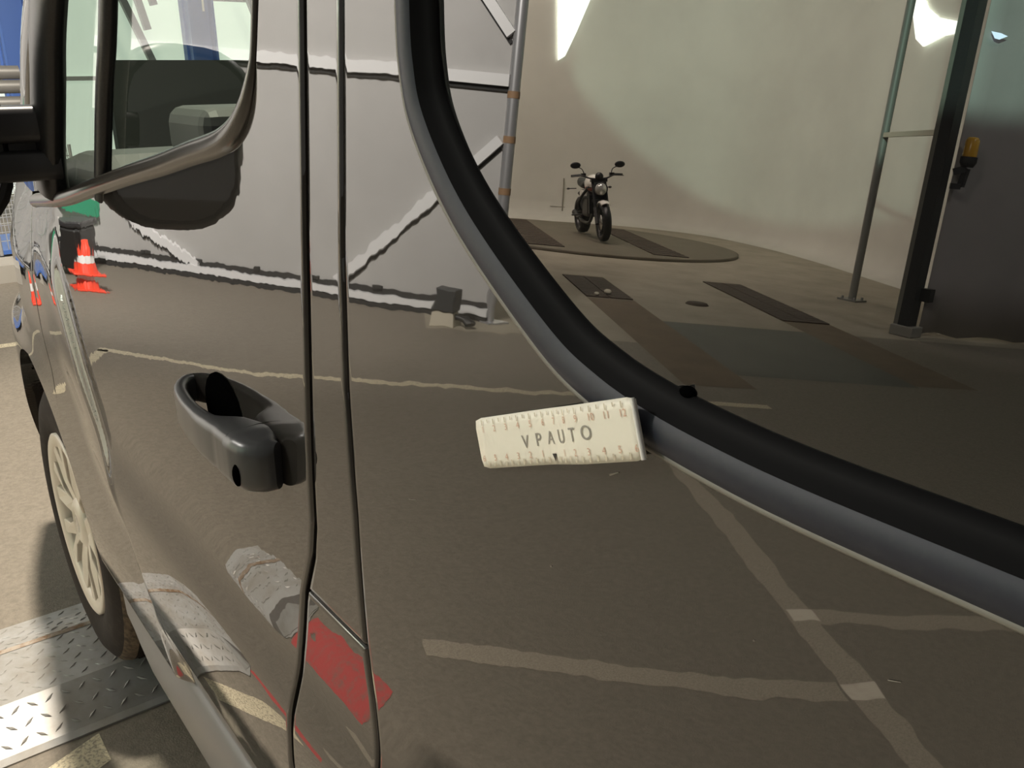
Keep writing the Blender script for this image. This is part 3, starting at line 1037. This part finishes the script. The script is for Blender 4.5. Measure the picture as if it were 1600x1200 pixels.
def rrect(w, h, r, n=6):
    pts = []
    for cx, cz, a0 in ((w / 2 - r, h / 2 - r, 0), (-w / 2 + r, h / 2 - r, pi / 2), (-w / 2 + r, -h / 2 + r, pi), (w / 2 - r, -h / 2 + r, 1.5 * pi)):
        for k in range(n + 1):
            a = a0 + pi / 2 * k / n
            pts.append((cx + r * cos(a), cz + r * sin(a)))
    return pts


def loft(rings, caps=True):
    b = MB()
    n = len(rings[0])
    vs = [p for r in rings for p in r]
    fs = []
    for i in range(len(rings) - 1):
        for k in range(n):
            k2 = (k + 1) % n
            fs.append((i * n + k, i * n + k2, (i + 1) * n + k2, (i + 1) * n + k))
    b.add(vs, fs, True)
    if caps:
        b.add(rings[0], [tuple(range(n))])
        b.add(rings[-1], [tuple(range(n))])
    return b


HY, HZ = .150, 1.235
rings = []
for x, k in ((-.615, .93), (-.61, 1.0), (-.56, 1.0), (-.50, .90), (-.47, .66), (-.46, .3)):
    rings.append([(x, HY + a * k, HZ + b * k) for a, b in rrect(.215, .275, .085)])
loft(rings).build('housing', BLACKPL, wm)
loft([[(-.617, HY + a, HZ + b) for a, b in rrect(.185, .245, .075)], [(-.612, HY + a, HZ + b) for a, b in rrect(.19, .25, .075)]]).build('mirror_glass', mat('dark_mirror', (.30, .30, .30), .03, 1.0), wm)
for z0, hh in ((1.243, .050), (1.187, .042)):
    rg = []
    for y, sx in ((gy - .01, 1.15), (gy + .02, 1.0), (.03, .9), (.07, 1.0)):
        rg.append([(-.60 + a * sx, y, z0 + b) for a, b in rrect(.06, hh, .012, 3)])
    loft(rg).build('arm', GREYPL, wm)
rg = []
for y, sx in ((gy - .01, 1.0), (.05, 1.0)):
    rg.append([(-.585 + a * sx, y, 1.215 + b) for a, b in rrect(.05, .10, .012, 3)])
loft(rg).build('arm_web', GREYPL, wm)

# door handle
dh = empty('door_handle')
dh.parent = van


def sweep_rr(path, sizes, r=.008, n=4):
    rings = []
    P = [Vector(p) for p in path]
    for i, p in enumerate(P):
        d = (P[min(i + 1, len(P) - 1)] - P[max(i - 1, 0)]).normalized()
        side = Vector((0, 0, 1)).cross(d).normalized()      # thickness direction, in the xy plane
        th, h = sizes[i]
        rr = min(r, th * .48, h * .48)
        rings.append([p + side * a + Vector((0, 0, 1)) * b for a, b in rrect(th, h, rr, n)])
    return rings


gp = [(-1.150, -.010, 1.003), (-1.160, .006, 1.003), (-1.180, .0175, 1.002), (-1.210, .0245, 1.001), (-1.250, .0280, 1.0), (-1.290, .0265, .999), (-1.315, .0165, .998), (-1.338, .0125, .998)]
gs = [(.012, .028), (.013, .032), (.013, .035), (.0130, .038), (.0135, .040), (.019, .044), (.038, .046), (.044, .047)]
gpath = catmull(gp, 4)
gsz = [(interp(i / 4, [(k, s[0]) for k, s in enumerate(gs)]), interp(i / 4, [(k, s[1]) for k, s in enumerate(gs)])) for i in range(len(gpath))]
loft(sweep_rr(gpath, gsz, .009)).build('grip', HANDLE, dh)
cp = [(-1.3395, .0125, .998), (-1.350, .0120, .998), (-1.362, .0105, .997), (-1.372, .0070, .997), (-1.378, .0020, .997)]
cs = [(.046, .048), (.046, .049), (.041, .048), (.030, .046), (.014, .042)]
cpath = catmull(cp, 4)
csz = [(interp(i / 4, [(k, s[0]) for k, s in enumerate(cs)]), interp(i / 4, [(k, s[1]) for k, s in enumerate(cs)])) for i in range(len(cpath))]
loft(sweep_rr(cpath, csz, .012)).build('end_cap', HANDLE, dh)
kh = MB().ball((-1.3600, .0315, .990), (.0050, .0045, .0105), 12, 8).build('keyhole', BLACK, dh)
kh.rotation_euler = (0, 0, 0)
# black scoop behind the grip
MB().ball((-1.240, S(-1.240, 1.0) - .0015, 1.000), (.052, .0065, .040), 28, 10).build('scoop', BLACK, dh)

# wheels
wh_proto = None


def make_wheel(x):
    w = empty('wheel', (x, 0, .3385))
    w.parent = van
    R_ = .335
    yo = -.034      # outer sidewall
    tp_ = [(.212, yo - .010), (.225, yo - .002), (.262, yo + .004), (.295, yo - .002), (.316, yo - .014), (.327, yo - .024), (.3335, yo - .040), (.335, yo - .08), (.335, yo - .14), (.328, yo - .18), (.30, yo - .20), (.21, yo - .19)]
    MB().lathe(tp_[:5], (0, 0, 0), 'Y', 72).build('tyre_sidewall', TYRE, w)
    MB().lathe(tp_[4:7], (0, 0, 0), 'Y', 72).build('tyre_shoulder', TREAD, w)
    t_ = MB()
    t_.lathe(tp_[6:], (0, 0, 0), 'Y', 72)
    for k in range(72):
        a = 2 * pi * k / 72
        for yy in (-.10, -.16):
            t_.box((.3335 * cos(a), yo + yy + .02, .3335 * sin(a)), (.006, .05, .016), Matrix.Rotation(-a, 3, 'Y'))
    t_.build('tyre_tread', TYRE, w)
    # hubcap
    h0 = yo - .004
    MB().lathe([(.214, h0 - .012), (.214, h0 + .001), (.208, h0 + .004), (.190, h0 + .000), (.180, h0 - .010), (.178, h0 - .03)], (0, 0, 0), 'Y', 64).build('hubcap_rim', SILVER, w)
    MB().lathe([(.19, h0 - .035), (0, h0 - .035)], (0, 0, 0), 'Y', 40).build('hubcap_back', BLACK, w)
    MB().lathe([(0, h0 - .006), (.030, h0 - .006), (.034, h0 - .002), (.046, h0 - .004), (.062, h0 - .014), (.066, h0 - .035)], (0, 0, 0), 'Y', 40).build('hub', SILVER, w)
    em = MB()
    em.prism([(0, .024), (.012, 0), (0, -.024), (-.012, 0)], 'Y', h0 - .008, h0 - .003)
    em.build('emblem', CHROME, w)
    for k in range(7):
        a = 2 * pi * k / 7 + .25
        sp = MB()

        def P(r, t, y):
            return (r * cos(a) - t * sin(a), y, r * sin(a) + t * cos(a))
        v_ = [P(.055, -.022, h0 - .012), P(.055, .022, h0 - .012), P(.105, .028, h0 - .003), P(.188, .062, h0 - .003), P(.198, .026, h0 - .001), P(.118, 0, h0 - .010), P(.198, -.026, h0 - .001), P(.188, -.062, h0 - .003), P(.105, -.028, h0 - .003)]
        n_ = len(v_)
        v2_ = [(p[0], p[1] - .022, p[2]) for p in v_]
        f_ = [(0, 1, 2, 5, 8), (2, 3, 4, 5), (5, 6, 7, 8)] + [(i, i + n_, (i + 1) % n_ + n_, (i + 1) % n_) for i in range(n_)]
        sp.add(v_ + v2_, f_)
        bevel(sp.build('spoke', SILVER, w), .003, 2)
    return w


wf = make_wheel(0)
for x_, flip in ((0, True), (RW, False), (RW, True)):
    c = wf.copy()
    C.objects.link(c)
    c.parent = van
    c.location = (x_, -1.88 if flip else 0, .3385)
    c.scale = (1, -1 if flip else 1, 1)
    for ch in wf.children:
        d = ch.copy()
        C.objects.link(d)
        d.parent = c

# =================================================================== RAMP PLATES under the wheels
def make_ramp(x0, label):
    e = empty('wheel_ramp', (x0, 0, ZF))
    tag(e, label, 'ramp', 'checker-plate wheel ramps')
    H = -ZF
    prof = [(.316, .004), (.272, .007), (.130, H), (-.084, H), (-.208, .007), (-.230, .004)]
    y0, y1 = -2.2, .565
    b = MB()
    pend = [(x if x > 0 else max(x, -.075 - (.02 if x < -.1 else 0)), z) for x, z in prof]
    vs = [(x, y0, z) for x, z in prof] + [(x, y1, z) for x, z in pend] + [(.316, y0, 0), (-.230, y0, 0), (.316, y1, 0), (-.095, y1, 0)]
    if True:
        nn0 = len(vs)
        vs += [(x, .40, z) for x, z in prof] + [(.316, .40, 0), (-.230, .40, 0)]
    n = len(prof)
    fs = [(i, i + 1, nn0 + i + 1, nn0 + i) for i in range(n - 1)] + [(nn0 + i, nn0 + i + 1, n + i + 1, n + i) for i in range(n - 1)] + [tuple(range(n)) + (2 * n + 1, 2 * n), tuple(range(2 * n - 1, n - 1, -1)) + (2 * n + 2, 2 * n + 3)]
    fs += [(0, nn0, nn0 + n, 2 * n), (nn0, n, 2 * n + 2, nn0 + n), (n - 1, nn0 + n - 1, nn0 + n + 1, 2 * n + 1), (nn0 + n - 1, 2 * n - 1, 2 * n + 3, nn0 + n + 1)]
    b.add(vs, fs)
    b.build('plate', GALV, e)
    lz = MB()
    faces = [((.268, .0085), (.134, H)), ((.126, H), (-.080, H)), ((-.088, H), (-.206, .0085)), ((.314, .0045), (.276, .0065))]
    row = 0
    for (xa, za), (xb, zb) in faces:
        ln = hypot(xb - xa, zb - za)
        ux, uz = (xb - xa) / ln, (zb - za) / ln
        nx_, nz_ = (-uz, ux)
        if nz_ < 0:
            nx_, nz_ = -nx_, -nz_
        nr = max(1, int(ln / .032))
        for i in range(nr):
            s = (i + .5) * ln / nr
            y = -.55
            q = 0
            while y < (.55 if s * ux + xa > -.03 else .40):
                ang = radians(48) if (q + i + row) % 2 else radians(-48)
                c_ = Vector((xa + ux * s, y + (.016 if i % 2 else 0), za + uz * s))
                d1 = Vector((ux * cos(ang), sin(ang), uz * cos(ang)))
                d2 = Vector((-ux * sin(ang), cos(ang), -uz * sin(ang)))
                nn = Vector((nx_, 0, nz_))
                lh, lw, t = .0135, .0036, .0022
                pts = [c_ + d1 * lh, c_ + d2 * lw, c_ - d1 * lh, c_ - d2 * lw, c_ + d1 * lh * .45 + nn * t, c_ - d1 * lh * .45 + nn * t]
                lz.add(pts, [(0, 1, 4), (1, 2, 5), (1, 5, 4), (2, 3, 5), (3, 0, 4), (3, 4, 5)])
                y += .034
                q += 1
        row += nr
    t = lz.build('raised_treads', GALV, e)
    t['kind'] = 'stuff'
    MB().add([(.136, y0, H + .0012), (.122, y0, H + .0012), (.120, y1, H + .0012), (.138, y1, H + .0012)], [(0, 1, 2, 3)]).build('rust_seam', RUST, e)
    return e


make_ramp(0, 'galvanised checker-plate ramp under the front wheels of the van')
make_ramp(RW, 'galvanised checker-plate ramp under the rear wheels of the van')

# =================================================================== RULER MAGNET on the flank
p00, p10, p11, p01 = (-1.668, 1.098), (-1.794, 1.149), (-1.781, 1.174), (-1.656, 1.124)
cxs, czs = (-1.656 - 1.781 - 1.794 - 1.668) / 4, (1.124 + 1.174 + 1.149 + 1.098) / 4
ua = Vector((-.1255, 0, .0505)).normalized()
RL, RH = .1352, .0285
ydir = Vector((0, 1, GLASS_T)).normalized()
ua = (ua - ydir * ua.dot(ydir)).normalized()
va = -ua.cross(ydir)
if va.z < 0:
    va = -va
rul = empty('ruler_magnet', (cxs, Sz(czs) + .003, czs))
tag(rul, 'cream ruler magnet printed with grey and faded red characters stuck beside the window seal', 'ruler')


def RP(u, v, h):
    # the rear end rides over the seal and stands off the paint
    lift = .0062 * sst((u + .01) / .04)
    return ua * u + va * v + ydir * (h + lift)


pv, pf = [], []
nu, nv = 24, 6
out = []
for hh in (.0015, 0.0):
    for i in range(nu + 1):
        u = -RL / 2 + RL * i / nu
        cut = .0012 * max(0, 1 - i / 1.0) + .0012 * max(0, 1 - (nu - i))
        for k in range(nv + 1):
            v = (-RH / 2 + RH * k / nv) * (1 - cut / (RH / 2))
            pv.append(RP(u, v, hh - (.0008 if k in (0, nv) and hh > 0 else 0)))
n1 = (nu + 1) * (nv + 1)
for i in range(nu):
    for k in range(nv):
        a = i * (nv + 1) + k
        pf.append((a, a + 1, a + nv + 2, a + nv + 1))
        pf.append((n1 + a, n1 + a + nv + 1, n1 + a + nv + 2, n1 + a + 1))
bl = [i * (nv + 1) for i in range(nu + 1)] + [nu * (nv + 1) + k for k in range(1, nv + 1)] + [i * (nv + 1) + nv for i in range(nu - 1, -1, -1)] + [k for k in range(nv - 1, 0, -1)]
for i in range(len(bl)):
    j = (i + 1) % len(bl)
    pf.append((bl[i], bl[j], n1 + bl[j], n1 + bl[i]))
mesh('card', pv, pf, CREAM, rul, True)
eb = [RP(RL / 2 - .0008, -RH / 2 + .0005 + (RH - .001) * k / 6, .0014) for k in range(7)]
MB().tube(eb, .0011, 8).build('edge_band', WHITE, rul)


def print_text(b, s, size, u, v, h=.0019, squeeze=1.0):
    vs, fs = text_mesh(s, size)
    b.add([RP(u + q.x * squeeze, v + q.y, h) for q in vs], fs)


b = MB()
for i, ch in enumerate('VPAUTO'):
    print_text(b, ch, .0098, -.0235 + i * .0112, -.0016 + .0004 * i)
b.build('lettering', INKG, rul)
b = MB()
for i in range(12):
    print_text(b, str(i + 1), .0050, -.0605 + i * .0109, .0076)
for i in range(-6, 7):
    if i:
        print_text(b, str(abs(i)), .0050, .0000 + i * .0107, -.0085)
b.build('scale_numerals', INKR, rul)
b = MB()
for i in range(25):
    u = -.0605 + i * .0109 / 2
    if abs(u) < RL / 2 - .003:
        l_ = .003 if i % 2 == 0 else .002
        for vv, sg in ((RH / 2 - .0012, -1), (-RH / 2 + .0012, 1)):
            b.add([RP(u - .0004, vv, .0019), RP(u + .0004, vv, .0019), RP(u + .0004, vv + sg * l_, .0019), RP(u - .0004, vv + sg * l_, .0019)], [(0, 1, 2, 3)])
b.build('scale_ticks', INKT, rul)
MB().add([RP(-.0022, -.0085, .0019), RP(.0018, -.0085, .0019), RP(0, -.0128, .0019)], [(0, 1, 2)]).build('zero_marker', BBLACK, rul)

# =================================================================== THINGS ahead of the van (mostly seen mirrored in the paint)
def cone(loc, label, h=.46):
    e = empty('traffic_cone', loc)
    e.scale = (.80, .80, .55)
    tag(e, label, 'cone', 'orange cones by the partition')
    bevel(MB().box((0, 0, .015), (.29, .29, .03)).build('base', ORANGE, e), .01)
    MB().lathe([(.115, .03), (.080, .17)], (0, 0, 0), 'Z', 24).build('lower_body', ORANGE, e)
    MB().lathe([(.0805, .17), (.058, .27)], (0, 0, 0), 'Z', 24).build('white_band', WHITE, e)
    MB().lathe([(.058, .27), (.024, h), (.015, h + .005), (0, h + .005)], (0, 0, 0), 'Z', 24).build('upper_body', ORANGE, e)


cone((4.86, 1.24, ZF), 'lower orange and white cone of the stack by the partition')
cone((4.86, 1.24, ZF + .135), 'upper orange and white cone pushed over another cone')
cone((4.2, .62, ZF), 'orange and white cone standing nearest the van')
# black trolley with lit display, green banner
bx_ = empty('equipment_case', (5.65, 1.28, ZF), .5)
tag(bx_, 'black equipment case on castors beside the orange cones', 'case')
bevel(MB().box((0, 0, .24), (.42, .34, .34)).build('body', BBLACK, bx_), .03, 3)
bevel(MB().box((0, 0, .43), (.44, .36, .05)).build('lid', GREYPL, bx_), .015)
for sx, sy in ((.16, .12), (-.16, .12), (.16, -.12), (-.16, -.12)):
    MB().lathe([(.0, -.015), (.035, -.015), (.035, .015), (0, .015)], (sx, sy, .035), 'Y', 14).build('castor', BBLACK, bx_)
sg = empty('light_box_sign', wp(3.95, .12, .14), atan2(pd.y, pd.x))
tag(sg, 'small lit white and green light box low on the pale partition', 'sign')
MB().box((0, 0, 0.09), (.5, .05, .18)).build('frame', WHITE, sg)
MB().box((0, .027, 0.09), (.44, .006, .12)).build('lit_face', SIGNLT, sg)
MB().box((0, -.027, 0.09), (.44, .006, .12)).build('lit_face', SIGNLT, sg)
MB().box((0, .031, 0.09), (.26, .003, .03)).build('green_text_bar', GREENB, sg)
MB().box((0, -.031, 0.09), (.26, .003, .03)).build('green_text_bar', GREENB, sg)
tag(MB().bar(wp(3.55, .42, .08), wp(4.6, .52, .08), .02, .14).build('green_board', GREENB), 'long green board fixed to the pale partition above the light box', 'board')

# wall of daylight panels ahead, blue columns, trusses
dw = MB().add([(10.2, -12, ZF), (10.2, -1.0, ZF), (10.2, -1.0, 7), (10.2, -12, 7), (10.28, -12, ZF), (10.28, -1.0, ZF), (10.28, -1.0, 7), (10.28, -12, 7)],
              [(0, 1, 2, 3), (7, 6, 5, 4), (0, 4, 5, 1), (1, 5, 6, 2), (2, 6, 7, 3), (3, 7, 4, 0)]).build('wall_end', DAY)
tag(dw, 'translucent daylight end wall of the hall', None, kind='structure')
for z in (1.25, 2.2, 3.4):
    MB().bar((10.15, -12, z), (10.15, -1.15, z), .05, .05).build('rail', mat('pale_grey_rail', (.55, .56, .54), .5), dw)
for y, lab, num in ((-1.40, 'blue steel column seen past the black mirror arm', False), (-3.10, 'blue steel column with a white number seen through the cab glass', True)):
    e = empty('blue_column', (7.6, y, ZF))
    tag(e, lab, 'column', 'blue steel columns')
    MB().box((0, 0, 3.0), (.10, .30, 6.0)).box((-.10, .12, 3.0), (.14, .02, 6.0)).box((-.10, -.12, 3.0), (.14, .02, 6.0)).build('section', BLUE, e)
    MB().box((0, 0, .02), (.4, .45, .04)).build('base_plate', BLUE, e)
    if num:
        vs_, fs_ = text_mesh('1', .22)
        MB().add([(-.175, -.02 - q.x, 2.0 + q.y) for q in vs_], fs_).build('number', WHITE, e)
for k, (ya, za, yb, zb) in enumerate(((-3.1, .9, -2.0, 3.9), (-2.55, 3.9, -3.0, 2.0), (-2.9, 1.75, -2.5, 3.6), (-4.6, .5, -3.6, 3.6))):
    o = MB().bar((8.6, ya, za - ZF * 0), (8.6, yb, zb), .07, .07).build('brace_tube', mat('grey_brace', (.30, .31, .30), .5, .3))
    tag(o, ['long grey diagonal brace rising towards the van side', 'short grey brace crossing the long diagonal', 'thin grey brace beside the crossing', 'grey diagonal brace right of the numbered column'][k], 'brace', 'diagonal braces at the end wall')
# low kerb, wire cage and pipe rack left of the van's nose
lb = MB().box((7.0, -5.1, ZF + .735), (.12, 6.2, 1.47)).build('low_barrier', mat('dark_green_board', (.020, .026, .023), .6))
tag(lb, 'dark low barrier in front of the daylight wall, seen through the cab glass', 'barrier')
kb = MB().box((5.0, -1.4, ZF + .06), (.35, 3.2, .12)).build('kerb', mat('kerb_concrete', (.40, .37, .32), .85))
tag(kb, 'low pale concrete kerb across the floor ahead of the van', 'kerb')


def cage(loc, rz, label, w=.8, d=.6, h=1.1):
    e = empty('wire_cage', loc, rz)
    tag(e, label, 'cage', 'wire mesh cages')
    m_ = mat('galvanised_wire', (.52, .52, .52), .4, .5)
    for sx in (-1, 1):
        for sy in (-1, 1):
            MB().tube([(sx * w / 2, sy * d / 2, .08), (sx * w / 2, sy * d / 2, h)], .013, 8).build('upright', m_, e)
            MB().lathe([(0, -.015), (.04, -.015), (.04, .015), (0, .015)], (sx * w / 2, sy * d / 2, .04), 'Y', 12).build('castor', BBLACK, e)
    for face in range(4):
        b = MB()
        for i in range(1, 11):
            t = i / 11
            z = .12 + (h - .14) * t
            if face < 2:
                sy = (-1, 1)[face]
                b.bar((-w / 2, sy * d / 2, z), (w / 2, sy * d / 2, z), .005, .005)
                b.bar((-w / 2 + w * t, sy * d / 2, .12), (-w / 2 + w * t, sy * d / 2, h), .005, .005)
            else:
                sx = (-1, 1)[face - 2]
                b.bar((sx * w / 2, -d / 2, z), (sx * w / 2, d / 2, z), .005, .005)
                b.bar((sx * w / 2, -d / 2 + d * t, .12), (sx * w / 2, -d / 2 + d * t, h), .005, .005)
        b.build('mesh_side', m_, e)
    MB().box((0, 0, .10), (w, d, .03)).build('tray', BLUE, e)


cage((5.9, -.95, ZF), .1, 'wire mesh cage with blue tray beyond the kerb', h=.85)
cage((5.6, .35, ZF), .4, 'wire mesh cage with blue tray between van nose and cones', h=1.3)
pr_ = empty('pipe_rack', (6.6, -1.1, ZF))
tag(pr_, 'rack with thick grey pipes lying across it behind the wire cage', 'rack')
for sy in (-.05, .5):
    MB().box((0, sy, .55), (.06, .06, 1.1)).build('leg', DPOST, pr_)
for z in (1.13, 1.26, 1.37):
    MB().tube([(0, -.12, z), (0, .75, z)], .055, 14).build('pipe', mat('pipe_grey', (.23, .22, .20), .4, .3), pr_)
MB().box((.0, .25, 1.07), (.12, .8, .04)).build('shelf', DPOST, pr_)

# =================================================================== MOTORCYCLE on the turntable
front = Vector((8.10, 9.50, 0))
hdg = radians(208)
mc = empty('motorcycle', (front.x, front.y, ZF + .058), hdg)
mc.rotation_euler = (radians(-7), 0, hdg)
tag(mc, 'white and black naked motorcycle with round headlamp leaning on its side stand', 'motorcycle')
# local: front contact at origin, forward = +x, rear wheel at x = -1.34
WB, RF, RRr = 1.34, .30, .31


def wheel_mc(x, r, w, nm):
    e = empty(nm, (x, 0, r))
    e.parent = mc
    MB().lathe([(r - .085, -w / 2 * .8), (r - .05, -w / 2), (r - .015, -w / 2 * .75), (r, 0), (r - .015, w / 2 * .75), (r - .05, w / 2), (r - .085, w / 2 * .8)], (0, 0, 0), 'Y', 40).build('tyre', BBLACK, e)
    MB().lathe([(r - .08, -w / 2 * .7), (r - .10, -.03), (r - .10, .03), (r - .08, w / 2 * .7)], (0, 0, 0), 'Y', 40).build('rim', BGREY, e)
    sp = MB()
    for k in range(10):
        a = 2 * pi * k / 10
        sp.bar((0, 0, 0), ((r - .09) * cos(a), 0, (r - .09) * sin(a)), .02, .025, (0, 1, 0))
    sp.build('spokes', BGREY, e)
    MB().lathe([(.0, .055), (.13, .055), (.13, .05), (.0, .05)], (0, 0, 0), 'Y', 28).build('brake_disc', CHROME, e)


wheel_mc(0, RF, .13, 'front_wheel')
wheel_mc(-WB, RRr, .17, 'rear_wheel')
hdx, hdz = -.36, .86       # steering head
for s in (-1, 1):
    MB().tube([(0, s * .10, RF - .02), (-.12, s * .10, .52)], .032, 12).build('fork_slider', BGREY, mc)
    MB().tube([(-.11, s * .10, .50), (-.30, s * .10, .92)], .024, 12).build('fork_tube', BBLACK, mc)
fv, ff = [], []
for i in range(13):
    a = radians(62 + 88 * i / 12)
    for y, dr in ((-.075, -.03), (-.06, .0), (0, .015), (.06, .0), (.075, -.03)):
        fv.append(((RF + .03 + dr) * cos(a), y, RF + (RF + .03 + dr) * sin(a)))
for i in range(12):
    for k in range(4):
        ff.append((i * 5 + k, i * 5 + k + 1, i * 5 + k + 6, i * 5 + k + 5))
o = mesh('front_mudguard', fv, ff, BWHITE, mc, True)
o.modifiers.new('t', 'SOLIDIFY').thickness = .006
MB().lathe([(0, .10), (.05, .09), (.095, .04), (.104, 0), (.104, -.02)], (-.19, 0, .80), 'X', 28).build('headlamp_lens', LENS, mc)
MB().lathe([(.110, .03), (.118, .01), (.11, -.06), (.07, -.12), (0, -.13)], (-.19, 0, .80), 'X', 28).build('headlamp_bowl', BBLACK, mc)
MB().box((-.30, 0, .93), (.10, .26, .05)).box((-.24, 0, .62), (.06, .24, .04)).build('fork_yoke', BBLACK, mc)
MB().lathe([(0, .05), (.06, .04), (.065, 0), (.05, -.05)], (-.28, 0, .99), 'X', 20).build('instrument', BBLACK, mc)
hb = catmull([(-.40, -.40, 1.00), (-.36, -.28, 1.01), (-.31, -.12, .96), (-.31, .12, .96), (-.36, .28, 1.01), (-.40, .40, 1.00)], 6)
MB().tube(hb, .012, 10).build('handlebar', BBLACK, mc)
for s in (-1, 1):
    MB().tube([(-.40, s * .27, 1.01), (-.42, s * .42, 1.0)], .020, 10).build('grip', BBLACK, mc)
    MB().tube([(-.33, s * .24, 1.01), (-.34, s * .42, .99)], .007, 8).build('lever', BGREY, mc)
    MB().box((-.37, s * .23, 1.015), (.06, .07, .05)).build('switch_box', BBLACK, mc)
    MB().tube(catmull([(-.36, s * .22, 1.03), (-.38, s * .25, 1.10), (-.36, s * .32, 1.14)], 5), .007, 8).build('mirror_stalk', BBLACK, mc)
    mr = MB().ball((0, 0, 0), (.018, .085, .05), 16, 10).build('mirror_head', BBLACK, mc)
    mr.location = (-.36, s * .36, 1.165)
    MB().tube([(-.30, s * .12, .82), (-.30, s * .17, .82)], .009, 8).ball((-.30, s * .185, .82), (.018, .03, .018), 10, 6).build('indicator', BGREY, mc)
    MB().tube([(-1.46, s * .08, .74), (-1.47, s * .20, .74)], .008, 8).ball((-1.47, s * .22, .74), (.016, .03, .016), 10, 6).build('indicator', BBLACK, mc)
    MB().tube([(-.80, s * .14, .36), (-.80, s * .32, .36)], .014, 8).build('footrest', BGREY, mc)
    MB().tube(catmull([(-.40, s * .06, .88), (-.60, s * .16, .72), (-.90, s * .17, .56), (-1.00, s * .13, .42)], 5), .024, 10).build('frame_tube', BBLACK, mc)
    MB().tube([(-.95, s * .10, .42), (-WB, s * .11, RRr)], .03, 10).build('swing_arm', BBLACK, mc)
tk = MB().ball((-.60, 0, .86), (.28, .145, .15), 22, 12).build('fuel_tank', BWHITE, mc)
MB().ball((-.56, 0, .80), (.22, .153, .06), 20, 10).build('tank_stripe', BRED, mc)
st = catmull([(-.80, 0, .86), (-.98, 0, .82), (-1.18, 0, .84), (-1.42, 0, .90)], 5)
MB().tube(st, [.11, .12, .125, .13, .13, .13, .13, .13, .13, .13, .13, .12, .11, .10, .08, .06], 16, flat=(1.0, .5)).build('seat', BBLACK, mc)
bevel(MB().box((-.66, 0, .50), (.36, .28, .32)).build('engine_block', BGREY, mc), .03)
bevel(MB().box((-.56, 0, .66), (.18, .22, .18), Matrix.Rotation(.35, 3, 'Y')).build('cylinder_block', BBLACK, mc), .02)
bevel(MB().box((-.34, 0, .56), (.06, .30, .30)).build('radiator', BBLACK, mc), .01)
MB().tube(catmull([(-.44, .05, .58), (-.38, .08, .40), (-.50, .10, .26), (-.80, .11, .24), (-1.02, .13, .28)], 5), .026, 12).build('exhaust_pipe', BGREY, mc)
MB().tube([(-1.02, .135, .28), (-1.30, .15, .36)], [.035, .05], 14).build('silencer', BGREY, mc)
bevel(MB().box((-1.02, 0, .68), (.24, .22, .14)).build('side_cover', BWHITE, mc), .03)
MB().ball((-1.30, 0, .66), (.22, .08, .05), 14, 8).build('rear_mudguard', BBLACK, mc)
ssd = -1
MB().tube([(-.78, ssd * .12, .32), (-.84, ssd * .26, .045)], .013, 8).bar((-.80, ssd * .27, .04), (-.90, ssd * .27, .04), .04, .012).build('side_stand', BBLACK, mc)
MB().tube([(-1.05, .0, .60), (-1.24, .0, .40)], .035, 12).build('shock_absorber', BBLACK, mc)
